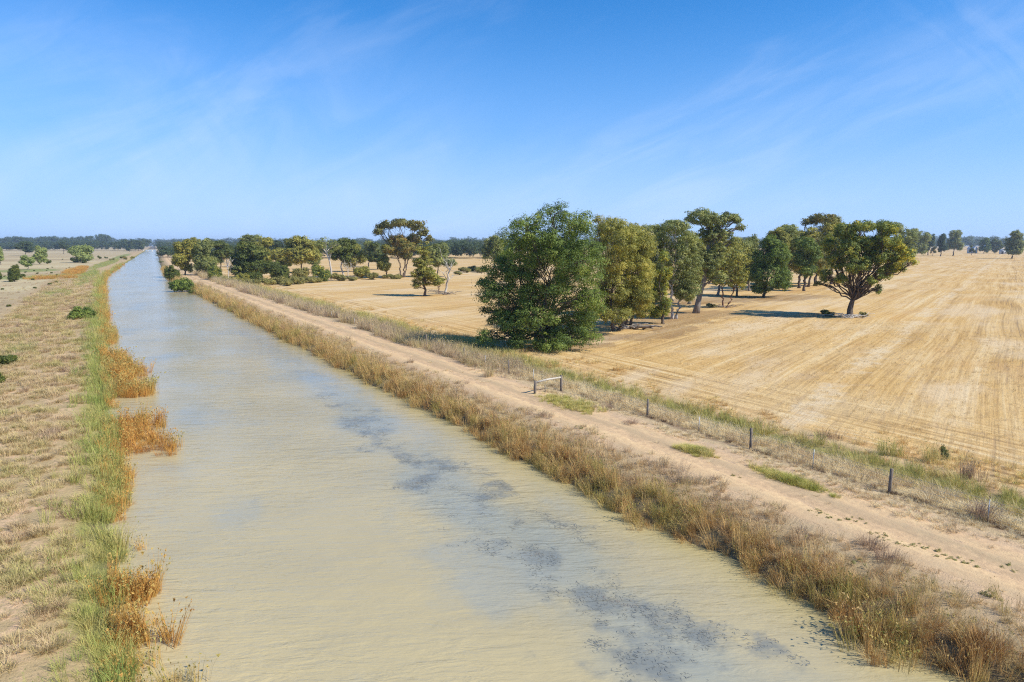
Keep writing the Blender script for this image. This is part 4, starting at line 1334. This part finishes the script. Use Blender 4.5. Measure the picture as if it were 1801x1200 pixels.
def right_side():
    # tall grass belt along the water on the right
    p, s, u = strip(20.7, 23.1, 2, 420, 10.0)
    p, s, u = keep(p[:, 2] > -0.22, p, s, u)
    scatter('water_edge_grass', p, s * RG.uniform(0.42, 1.0, len(p)), dup(TALL) + dup(SOFT)[:1], G_EDGE, 1, tilt=0.24, zstretch=0.35)
    p, s, u = strip(22.3, 25.9, 2, 420, 7.5)
    thin = RG.random(len(p)) < np.interp(u, [22.3, 24.6, 25.9], [1, 0.9, 0.25])
    p, s, u = keep(thin, p, s, u)
    p[:, 2] -= 0.04
    scatter('bank_grass', p, s * RG.uniform(0.5, 0.95, len(p)) * np.interp(u, [22, 25.9], [1.0, 0.62]), dup(TALL) + dup(SOFT) + dup(MOUND), G_BANK, 2, tilt=0.26, zstretch=0.35)
    p, s, u = strip(24.2, 27.0, 2, 420, 3.0)
    ok = value_noise(p[:, 0], p[:, 1], 2.2, 5) > np.interp(u, [24.2, 27], [0.35, 0.72])
    p, s, u = keep(ok, p, s, u)
    scatter('mauve_grass', p, s * RG.uniform(0.55, 1.0, len(p)), dup(SOFT) + dup(TUSS), G_PURPLE, 3)
    # between track and fence
    p, s, u = strip(29.9, 33.2, 4, 62, 9.0)
    ok = 0.6 * value_noise(p[:, 0], p[:, 1], 2.2, 6) + 0.4 * value_noise(p[:, 0], p[:, 1], 0.7, 16) > np.interp(u, [29.9, 31.2, 33.2], [0.68, 0.46, 0.36])
    p, s, u = keep(ok, p, s, u)
    scatter('verge_grass', p, s * RG.uniform(0.35, 0.75, len(p)), dup(TUSS), G_DRY, 4)
    p, s, u = strip(32.8, 33.6, 4, 62, 3.0)
    scatter('fence_line_grass', p[::3], s[::3] * RG.uniform(0.4, 0.8, len(p[::3])), dup(SOFT), G_PURPLE, 5)
    p, s, u = strip(32.9, 33.25, 4, 50, 16.0)
    ok = value_noise(p[:, 0] * 0.3, p[:, 1], 1.1, 15) > 0.30
    p, s, u = keep(ok, p, s, u)
    scatter('furrow_thatch', p, s * RG.uniform(0.4, 0.8, len(p)), dup(TUSS), G_THATCH, 15)
    p, s, u = strip(33.4, 36.8, 4, 62, 7.0)
    scatter('straw_grass', p, s * RG.uniform(0.6, 1.0, len(p)), dup(SOFT), G_DRY, 6)
    p, s, u = strip(36.2, 39.2, 4, 300, 7.0)
    ok = value_noise(p[:, 0], p[:, 1], 2.6, 7) > 0.2
    p, s, u = keep(ok, p, s, u)
    scatter('ditch_grass', p, s * RG.uniform(0.45, 0.95, len(p)), dup(TALL)[:1] + dup(SOFT), G_DITCH, 7, tilt=0.25)
    p, s, u = strip(39.2, 47.0, 4, 300, 4.5)
    ok = 0.6 * value_noise(p[:, 0], p[:, 1], 3.5, 8) + 0.4 * value_noise(p[:, 0], p[:, 1], 1.0, 18) > np.interp(u, [39.2, 42, 47], [0.28, 0.48, 0.75])
    p, s, u = keep(ok, p, s, u)
    scatter('paddock_edge_grass', p, s * RG.uniform(0.4, 0.85, len(p)), dup(SOFT) + dup(TUSS), G_GOLD, 8)
    # past the rail frame the verge runs together into rank grass
    p, s, u = strip(30.9, 37.0, 50, 330, 9.0)
    ok = (value_noise(p[:, 0], p[:, 1], 3.0, 9) > np.interp(u, [30.9, 32.2, 37], [0.7, 0.25, 0.1])) & (p[:, 1] > 52 + RG.random(len(p)) * 10)
    p, s, u = keep(ok, p, s, u)
    scatter('rank_grass', p, s * RG.uniform(0.6, 1.05, len(p)), dup(TALL) + dup(SOFT), G_PURPLE, 10)
    p, s, u = strip(35.0, 41.0, 58, 330, 5.0)
    ok = value_noise(p[:, 0], p[:, 1], 7.0, 11) > 0.42
    p, s, u = keep(ok, p, s, u)
    scatter('olive_grass', p, s * RG.uniform(0.6, 1.0, len(p)), dup(SOFT), G_DITCH, 11)
    # loose tufts on the track
    p, s, u = strip(26.2, 31.4, 4, 200, 2.4)
    ok = (value_noise(p[:, 0], p[:, 1] * 0.4, 1.3, 12) > np.interp(np.abs(u - 28.7), [0, 0.4, 0.7, 1.5, 2.0, 2.5], [0.5, 0.6, 0.86, 0.86, 0.62, 0.5]))
    p, s, u = keep(ok, p, s, u)
    scatter('track_tufts', p, s * RG.uniform(0.25, 0.6, len(p)), dup(TUSS), G_DRY, 13)
    # stubble rows in the near paddock
    p, s, u = strip(41.0, 110.0, 6, 90, 1.9, near=52)
    q = (p[:, 0] * ROW[1] - p[:, 1] * ROW[0])
    q2 = np.where(u < 52, u, q)
    snap = np.round(q2 / 0.55) * 0.55 + RG.normal(0, 0.06, len(q2)) - q2
    p[:, 0] += np.where(u < 52, snap, snap * ROW[1])
    p[:, 1] += np.where(u < 52, 0, -snap * ROW[0])
    p[:, 2] = height(p[:, 0])
    scatter('stubble', p, s * RG.uniform(0.7, 1.25, len(p)), dup(STUB), G_STUB, 14, tilt=0.25)


right_side()


def left_side():
    # tussocks over the bank
    p, s, u = strip(-15.0, -2.0, 8, 330, 3.4)
    ok = value_noise(p[:, 0], p[:, 1], 1.6, 20) > np.interp(p[:, 1], [20, 90], [0.52, 0.38])
    p, s, u = keep(ok, p, s, u)
    scatter('bank_tussocks', p, s * RG.uniform(0.55, 1.25, len(p)), dup(TUSS), G_TUSS, 20, zstretch=0.35)
    p, s, u = strip(-15.0, -1.8, 8, 200, 2.6, near=45)
    f = 0.6 * value_noise(p[:, 0], p[:, 1], 1.5, 27) + 0.4 * value_noise(p[:, 0], p[:, 1], 4.0, 28)
    ok = f > np.interp(p[:, 1], [20, 60, 120], [0.53, 0.45, 0.32])
    p, s, u = keep(ok, p, s, u)
    scatter('bank_mounds', p, s * RG.uniform(0.5, 1.25, len(p)), dup(MOUND), G_TUSS, 26, zstretch=0.3)
    p, s, u = strip(-30.0, -12.0, 60, 420, 0.8)
    scatter('plain_tussocks', p, s * RG.uniform(0.4, 0.8, len(p)), dup(TUSS), G_PURPLE, 21)
    # lush green belt above the water
    p, s, u = strip(-3.0, 0.1, 8, 520, 8.0)
    ok = (RG.random(len(p)) < np.interp(u, [-3.0, -2.2, -1.5, -1.0, 0.1], [0.03, 0.10, 0.45, 0.8, 0.9])) & (p[:, 2] > -0.05) & (value_noise(p[:, 0], p[:, 1], 1.7, 29) > 0.25)
    p, s, u = keep(ok, p, s, u)
    scatter('green_bank_grass', p, s * RG.uniform(0.55, 1.15, len(p)), dup(SOFT) + dup(TALL)[:1], G_GREEN, 22)
    p, s, u = strip(-0.9, 0.8, 8, 520, 7.5)
    ok = (value_noise(p[:, 0], p[:, 1], 5.0, 23) > np.interp(u, [-0.9, -0.1], [0.45, 0.22])) & (p[:, 2] > -0.35)
    p, s, u = keep(ok, p, s, u)
    scatter('rusty_edge_grass', p, s * RG.uniform(0.45, 0.85, len(p)), dup(SOFT) + dup(REED), G_RUST, 23, tilt=0.2, zstretch=0.4)
    # green swathes and the rusty drain on the plain
    for nm, lst, mt, sd_, pr_, dn, sc_ in (('green_swathes', GREEN[:6] + GREEN[7:8], G_GREEN, 24, SOFT, 0.8, 0.5), ('drain_reeds', ORANGE, G_RUST, 25, SOFT, 1.6, 1.0)):
        pp, ss = [], []
        for (cx, cy, rx, ry, rot) in lst:
            n = int(min(2600, rx * ry * 3.14 * dn * min(1, 90 / cy)))
            r = np.sqrt(RG.random(n)) * RG.uniform(0.75, 1.1, n)
            a = RG.random(n) * 6.283
            x, y = r * np.cos(a) * rx, r * np.sin(a) * ry
            X = cx + x * math.cos(rot) - y * math.sin(rot)
            Y = cy + x * math.sin(rot) + y * math.cos(rot)
            pp.append(np.stack([X, Y, height(X - bend(Y))], -1))
            ss.append(np.full(n, sc_ * min(2.2, max(1.0, (cy / 60) ** 0.5))))
        pp, ss = np.concatenate(pp), np.concatenate(ss)
        uu_ = pp[:, 0] - bend(pp[:, 1])
        ok = uu_ < -1.2
        scatter(nm, pp[ok], ss[ok] * RG.uniform(0.6, 1.1, ok.sum()), dup(pr_), mt, sd_)


left_side()


def reed_bed(label, parts, n, sz, seed, mat=None, protos=None):
    pts, r = [], np.random.default_rng(seed)
    for (cx, cy, rx, ry) in parts:
        k = max(3, int(n * rx * ry / sum(q[2] * q[3] for q in parts)))
        rr, a = np.sqrt(r.random(k)), r.random(k) * 6.283
        pts.append(np.stack([cx + rr * np.cos(a) * rx, cy + rr * np.sin(a) * ry, np.full(k, -0.05)], -1))
    pts = np.concatenate(pts)
    pts[:, :2] += r.normal(0, 0.16, (len(pts), 2)) * (1 + 1.5 * (r.random(len(pts)) < 0.12))[:, None]
    return scatter('reed_bed', pts, sz * r.uniform(0.65, 1.1, len(pts)), dup(protos or (REED + SOFT[:1])), mat or G_RUST, seed, 0.2, kind=None, zstretch=0.4, label=label, cat='reeds')


reed_bed('narrow orange reed bed below the dense green rounded bush', [(0.7, 116, 0.7, 5), (0.5, 108, 0.6, 5)], 70, 1.1, 31)
reed_bed('bright rust orange reed bed, largest one, jutting into the canal', [(1.0, 86, 1.0, 6), (1.8, 79, 1.3, 4.5), (1.0, 82, 1.0, 8)], 240, 1.15, 32)
reed_bed('tawny reed bed with darker edge just nearer than the largest orange bed', [(2.0, 68.3, 1.3, 2.8), (0.8, 69, 0.8, 3)], 150, 1.1, 33)
reed_bed('thin brown reed bed standing in open water, with stray stalks', [(1.6, 55, 1.5, 2.6), (1.5, 50, 1.2, 2.6), (2.9, 47.5, 0.6, 1.4)], 150, 0.95, 34)
reed_bed('dark orange reed clump with green stalks at its water side', [(0.0, 27.7, 0.65, 0.9), (0.75, 27.6, 0.35, 0.6)], 46, 0.9, 35)
reed_bed('golden seed headed reed clump nearest the bottom of the view', [(0.05, 24.6, 0.55, 0.75), (0.9, 24.2, 0.25, 0.35)], 34, 0.95, 36)
reed_bed('sparse yellow reeds cut by the bottom edge, standing in the water', [(0.9, 20.9, 0.9, 0.5)], 9, 0.9, 37, G_EDGE)
reed_bed('orange flowering reed clump jutting from the right bank', [(20.6, 11.6, 0.6, 1.0), (20.9, 12.2, 0.5, 0.8)], 34, 1.0, 38, G_EDGE)
reed_bed('small straw coloured reed tuft in the shallows of the right bank', [(20.6, 23.2, 0.4, 0.7)], 9, 0.8, 39, G_EDGE)


def weed_patch(name, cx, cy, rx, ry, n, label, mat, seed, z=0.92, sz=1.0, protos=None, cat='weeds'):
    protos = protos or SOFT[:1] + MOUND[:1] + TUSS[:1]
    sz = sz * 0.62
    r = np.random.default_rng(seed)
    rr, a = r.random(n) ** 0.75 * r.uniform(0.6, 1.35, n), r.random(n) * 6.283
    x, y = cx + rr * np.cos(a) * rx, cy + rr * np.sin(a) * ry
    return scatter(name, np.stack([x, y, np.full(n, z)], -1), sz * r.uniform(0.6, 1.2, n), dup(protos or WEED), mat, seed, 0.1, kind=None, label=label, cat=cat)


weed_patch('weed_patch', 29.3, 28.0, 0.75, 1.35, 161, 'round yellow green mat of weeds beside the track, middle one of three weed mats', G_WEED, 51)
weed_patch('weed_patch', 29.75, 21.8, 0.62, 2.1, 184, 'long green mat of weeds on the track edge, nearest of three weed mats', G_WEED, 52)
weed_patch('weed_patch', 30.0, 41.6, 1.4, 3.2, 299, 'broad pale green weed mat in front of the wooden rail frame', G_WEED, 53)
pts = np.array([at(x, y, 0.91) for x, y in [(1445, 902), (1452, 908), (1470, 912), (1488, 917), (1500, 914), (1518, 918), (1436, 900), (1560, 948), (1575, 953), (1590, 958), (1545, 942), (1620, 962), (1640, 965), (1690, 985), (1712, 992), (1740, 1045), (1752, 1050),
                                                      (1660, 980), (1775, 1000), (1300, 838), (1020, 752), (1030, 755), (1060, 765), (955, 724), (1515, 990), (1600, 1012)]])
pts = np.concatenate([pts + np.array([dx, dy, 0]) for dx, dy in RG.normal(0, 0.16, (4, 2)) * 1.2])
scatter('creeping_weeds', pts, RG.uniform(0.2, 0.45, len(pts)), dup(WEED), G_MAT, 55, 0.05, zstretch=0.5)
G_BROWN = grass_material('brown_tussock', [(0.22, 0.14, 0.10), (0.36, 0.24, 0.16), (0.48, 0.34, 0.2)], 0.9)
for i, (x, y, z, s, lb, mt, pr_) in enumerate([
        (1108, 748, 0.8, 1.0, 'round straw brown tussock beside the track left of the wooden post', G_BROWN, SOFT),
        (1070, 722, 0.7, 1.3, 'dark brown tussock heap just behind the broad pale weed mat', G_BROWN, SOFT),
        (1690, 840, 0.25, 1.2, 'tall brown tussock at the paddock edge, right of the ditch', G_BROWN, TALL),
        (1566, 800, 0.3, 1.1, 'upright greenish grass tuft at the paddock edge', G_DITCH, TALL),
        (1640, 812, 0.3, 1.1, 'green grass tuft beside the thistle in the paddock', G_DITCH, TALL),
        (1455, 772, 0.2, 1.2, 'dark tussock on the far side of the green ditch', G_BROWN, SOFT),
        (1712, 915, 0.6, 1.2, 'dark brown grass tussock at the foot of the last steel post', G_BROWN, TALL),
        (1198, 760, 0.6, 0.8, 'little brown tussock on the fence line right of the wooden post', G_BROWN, SOFT),
        (1560, 985, 0.9, 0.9, 'reddish brown tussock pair on the bank beside the track', G_BROWN, SOFT),
        (1530, 960, 0.9, 1.0, 'reddish brown tussock on the bank top, upper one', G_BROWN, SOFT),
        (862, 665, 0.8, 1.2, 'fluffy tan tussock left of the small post by the rail frame', G_PURPLE, TALL)]):
    p0 = at(x, y, z)
    r = np.random.default_rng(i + 900)
    n = 5
    scatter('tussock', p0 + np.stack([r.normal(0, 0.22 * s, n), r.normal(0, 0.22 * s, n), np.zeros(n)], -1), s * r.uniform(0.7, 1.1, n), dup(pr_), mt, i + 900, kind=None, label=lb, cat='tussock')
bush('thistle', (1660, 808), 16, 30, 'dark', 'upright dark thistle plant at the edge of the stubble', cat='plant', n=5, ls=0.10, dens=4)


def strands():
    """weed lying at the surface of the water"""
    rng = np.random.default_rng(5)
    v, f, tint = [], [], []
    n = 0
    cand = np.stack([rng.uniform(11.5, 19, 9000), rng.uniform(12, 62, 9000)], -1)
    wf = weed_field(cand[:, 0], cand[:, 1])
    ok = (wf > 0.16) & (rng.random(len(cand)) < wf * np.clip(24 / cand[:, 1], 0.1, 1) * 0.65)
    for c in cand[ok]:
        for _ in range(rng.integers(4, 10)):
            o = c + rng.normal(0, 0.15, 2)
            a = rng.normal(0.25, 0.85) - YAW + (math.pi if rng.random() < .5 else 0)
            L, w = rng.uniform(0.05, 0.20), rng.uniform(0.006, 0.014)
            dv, sv = np.array([math.cos(a), math.sin(a)]), np.array([-math.sin(a), math.cos(a)])
            m_ = o + dv * L * 0.5 + sv * rng.normal(0, 0.06)
            e = o + dv * L
            for q, ww, z in ((o, w * .4, 0.006), (m_, w, 0.018), (e, w * .3, 0.006)):
                v += [(*(q - sv * ww), z), (*(q + sv * ww), z)]
            f += [(n, n + 2, n + 3, n + 1), (n + 2, n + 4, n + 5, n + 3)]
            n += 6
    m, t, b, out = material('water_weed', 0.5, 0.4)
    geo = t.n('ShaderNodeNewGeometry')
    t.link(t.ramp(t.noise(geo.outputs['Position'], 1.2, 3), [(0.30, (0.17, 0.18, 0.17)), (0.55, (0.27, 0.26, 0.215)), (0.75, (0.29, 0.22, 0.16))]), b.inputs['Base Color'])
    tag(obj('water_weed', mesh_np('water_weed', np.array(v), np.array(f)), m), kind='stuff')


strands()


# ------------------------------------------------------------------ fence, rail frame
WOOD = bark_material('weathered_wood', (0.13, 0.10, 0.08), (0.30, 0.25, 0.20), 6)
PALEWOOD = bark_material('pale_weathered_rail', (0.36, 0.31, 0.25), (0.58, 0.52, 0.43), 6)
STEEL = plain_material('galvanised_steel', (0.28, 0.28, 0.28), (0.42, 0.42, 0.41), 8, 0.5, 0.6)


def fence():
    root = empty('wire_fence', (33.1, 36.3, 0.66))
    tag(root, 'post and wire fence of wooden and steel posts running along the track', 'fence')
    rng = np.random.default_rng(8)

    def rel(p): return np.array(p) - np.array([33.1, 36.3, 0.66])
    wm = MB()
    wm.tube([(0, 0, -0.35), (0.01, 0, 0.6), (0.015, 0.01, 1.32)], [0.085, 0.08, 0.078], 10)
    wood = wm.mesh('wooden_post', True)
    sm = MB()
    sm.box(-0.022, 0.022, -0.004, 0.004, -0.3, 1.15)
    sm.box(-0.004, 0.004, 0.0045, 0.034, -0.3, 1.15)
    steel = sm.mesh('steel_post')
    ys_w = [9.5, 18.4, 27.1, 36.3, 47.0, 55.9, 65.5, 75.5, 86, 97, 109, 122, 136, 152, 170, 190]
    spots = []
    for y in ys_w:
        if y != 47.0:
            o = obj('wooden_post', wood, WOOD, root)
            o.location = rel((33.1 + rng.normal(0, 0.05), y, 0.66))
            o.rotation_euler = (rng.normal(0, 0.03), rng.normal(0, 0.03), rng.random() * 6)
            if y == 75.5: o.scale = (1, 1, 1.25)
        spots.append(y)
    for y in [14.0, 22.8, 31.3, 51.5, 60.6, 70.5, 81, 91.5, 103, 115]:
        o = obj('steel_post', steel, STEEL, root)
        o.location = rel((33.1, y, 0.66))
        o.rotation_euler = (rng.normal(0, 0.03), rng.normal(0, 0.02), 0)
    for z in (0.30, 0.58, 0.85, 1.08):
        mb = MB()
        yy = np.concatenate([np.arange(4, 60, 2.2), np.arange(60, 191, 6)])
        mb.tube(np.stack([np.full(len(yy), 33.18) + rng.normal(0, .01, len(yy)), yy, 0.66 + z + rng.normal(0, 0.015, len(yy))], -1) - np.array([33.1, 36.3, 0.66]), 0.0055, 4)
        obj('wire', mb.mesh('wire'), STEEL, root)


fence()


def rail_frame():
    a, b = at(941, 694, 0.85), at(987, 689, 0.68)
    root = empty('rail_frame', a, math.atan2(b[1] - a[1], b[0] - a[0]))
    tag(root, 'weathered wooden frame of two posts and a pale top rail beside the track', 'gate frame')
    L = math.hypot(*(b - a)[:2])
    dz = b[2] - a[2]
    p1, p2, rl, pk = MB(), MB(), MB(), MB()
    p1.tube([(0, 0, -0.4), (0, 0.01, 0.5), (0.02, 0, 1.15)], [0.12, 0.115, 0.11], 10)
    p2.tube([(L, 0, dz - 0.4), (L, 0, dz + 0.5), (L - 0.01, 0, dz + 1.42)], [0.11, 0.105, 0.10], 10)
    rl.tube([(0.09, 0.02, 1.0), (L * 0.5, 0.03, 1.07), (L - 0.09, 0.0, dz + 1.24)], [0.085, 0.08, 0.075], 10)
    pk.tube([(L * 0.38, 0, -0.2), (L * 0.38, 0.02, 0.66)], [0.05, 0.04], 8)
    obj('post', p1.mesh('post', True), WOOD, root)
    obj('post', p2.mesh('post', True), WOOD, root)
    obj('top_rail', rl.mesh('top_rail', True), PALEWOOD, root)
    obj('picket', pk.mesh('picket', True), WOOD, root)


rail_frame()


# ------------------------------------------------------------------ far sheds, canal bridge, far woods
SHED_W = plain_material('pale_sheet_iron', (0.52, 0.53, 0.54), (0.66, 0.67, 0.68), 0.6, 0.5)
SHED_R = plain_material('grey_roof_iron', (0.40, 0.42, 0.45), (0.52, 0.54, 0.57), 0.5, 0.45)
DARKM = plain_material('dark_opening', (0.03, 0.03, 0.035), (0.05, 0.05, 0.05), 1.0)
CONC = plain_material('weir_concrete', (0.50, 0.48, 0.44), (0.66, 0.64, 0.60), 0.8)


def shed(base, wpx, hpx, label, turn=0.0):
    p = at(*base, 0.3)
    k = depth_of(p) / FPX
    w, h, d = wpx * k, hpx * k, wpx * k * 1.2
    wallh = h * 0.68
    root = empty('shed', p, -YAW + turn)
    tag(root, label, 'shed')
    mb = MB()
    mb.box(-w / 2, w / 2, 0, d, -0.2, wallh)
    for y0 in (0, d - 0.1):
        v = [(-w / 2, y0, wallh), (w / 2, y0, wallh), (0, y0, h * 0.97), (-w / 2, y0 + 0.1, wallh), (w / 2, y0 + 0.1, wallh), (0, y0 + 0.1, h * 0.97)]
        mb.v.append(np.array(v))
        mb.t.append(np.array([[0, 1, 2], [5, 4, 3]]) + mb.c)
        mb.q.append(np.array([[1, 4, 5, 2], [3, 0, 2, 5]]) + mb.c)
        mb.c += 6
    obj('wall', mb.mesh('wall'), SHED_W, root)
    rf = MB()
    e, t_ = w * 0.04, h * 0.03
    for s in (-1, 1):
        rf.hexa([(s * (w / 2 + e), -e, wallh - 0.05), (s * (w / 2 + e), d + e, wallh - 0.05), (0, d + e, h), (0, -e, h)] + [(s * (w / 2 + e), -e, wallh - 0.05 + t_), (s * (w / 2 + e), d + e, wallh - 0.05 + t_), (0, d + e, h + t_), (0, -e, h + t_)])
    obj('roof', rf.mesh('roof'), SHED_R, root)
    dm = MB()
    dm.box(-w * 0.36, -w * 0.02, -0.12, -0.02, 0, wallh * 0.8)
    obj('door', dm.mesh('door'), DARKM, root)


shed((1716, 446), 10, 11.5, 'gable roofed pale grey shed far across the paddock behind the small dark tree', 0.5)
shed((1765, 447), 9, 9, 'pale blue grey shed partly behind the large round tree at the far right', -0.4)
shed((1621, 446), 10, 3.2, 'long low white shed left of the tiny reddish tree', 0.1)


def weir():
    Y = 1620.0
    x0 = float(bend(Y))
    root = empty('canal_weir', (x0 + 10, Y, 0))
    tag(root, 'pale concrete weir with posts and handrail crossing the far end of the canal', 'weir')
    mb = MB()
    mb.box(-14, 14, -2, 2, 2.4, 3.2)
    obj('deck', mb.mesh('deck'), CONC, root)
    for x in (-12, -4, 4, 12):
        m2 = MB()
        m2.box(x - 0.8, x + 0.8, -1.8, 1.8, -2, 2.38)
        obj('pier', m2.mesh('pier'), CONC, root)
    m3 = MB()
    for y in (-1.9, 1.9):
        m3.tube([(-14, y, 4.4), (14, y, 4.4)], 0.12, 6)
        for x in range(-14, 15, 4):
            m3.tube([(x, y, 3.2), (x, y, 4.4)], 0.1, 6)
    obj('handrail', m3.mesh('handrail'), CONC, root)
    m4 = MB()
    m4.box(16, 21, -3, 3, -0.5, 4.6)
    m4.box(15.6, 21.4, -3.4, 3.4, 4.62, 5.0)
    obj('control_hut', m4.mesh('control_hut'), CONC, root)


weir()


def far_wood_protos():
    out = []
    for sd_ in range(5):
        rng = np.random.default_rng(300 + sd_)
        bl = [(rng.uniform(-4, 4), rng.uniform(-4, 4), rng.uniform(5, 11), rng.uniform(2.5, 4), rng.uniform(2.5, 4), rng.uniform(2.0, 3.2), 0) for _ in range(7)]
        me = leaf_mesh(rng, bl, 0.9, 1500, shell=0.3)
        me.name = 'far_tree_crown'
        out.append(me)
    return out


FARW = far_wood_protos()


def far_wood(name, px0, px1, ybase, depth_m, rows, n, hs, seed):
    """a wood far across the plain, read as one mass"""
    r = np.random.default_rng(seed)
    px = r.uniform(px0, px1, n)
    dep = depth_m + r.uniform(0, rows, n)
    lat = (px - 900.5) / FPX * dep
    X = dep * math.sin(YAW) + lat * math.cos(YAW)
    Y = dep * math.cos(YAW) - lat * math.sin(YAW)
    return scatter(name, np.stack([X, Y, np.full(n, 0.0)], -1), hs * r.uniform(0.75, 1.25, n), [m.copy() for m in FARW], LEAF['far'], seed, 0.03)


far_wood('left_woods', -160, 262, 440, 1450, 160, 330, 1.35, 71)
far_wood('left_plain_woods', -160, 200, 440, 2100, 300, 260, 2.4, 72)
far_wood('middle_woods', 285, 900, 450, 640, 90, 300, 0.95, 73)
far_wood('middle_far_woods', 285, 1350, 440, 1500, 250, 420, 1.75, 74)
far_wood('right_woods', 1280, 2000, 440, 1900, 350, 330, 2.2, 75)
far_wood('horizon_woods', -200, 2050, 437, 3400, 600, 700, 3.4, 76)


# ------------------------------------------------------------------ the air
def haze():
    m = bpy.data.materials.new('thin_haze')
    m.use_nodes = True
    t = NT(m.node_tree)
    v = t.n('ShaderNodeVolumePrincipled')
    v.inputs['Color'].default_value = (0.72, 0.84, 1.0, 1)
    v.inputs['Density'].default_value = 0.00012
    v.inputs['Anisotropy'].default_value = 0.2
    out = t.n('ShaderNodeOutputMaterial')
    t.link(v.outputs[0], out.inputs['Volume'])
    mb = MB()
    mb.box(-16000, 16000, -500, 16000, -3.5, 60)
    tag(obj('haze', mb.mesh('haze'), m), kind='stuff')


haze()
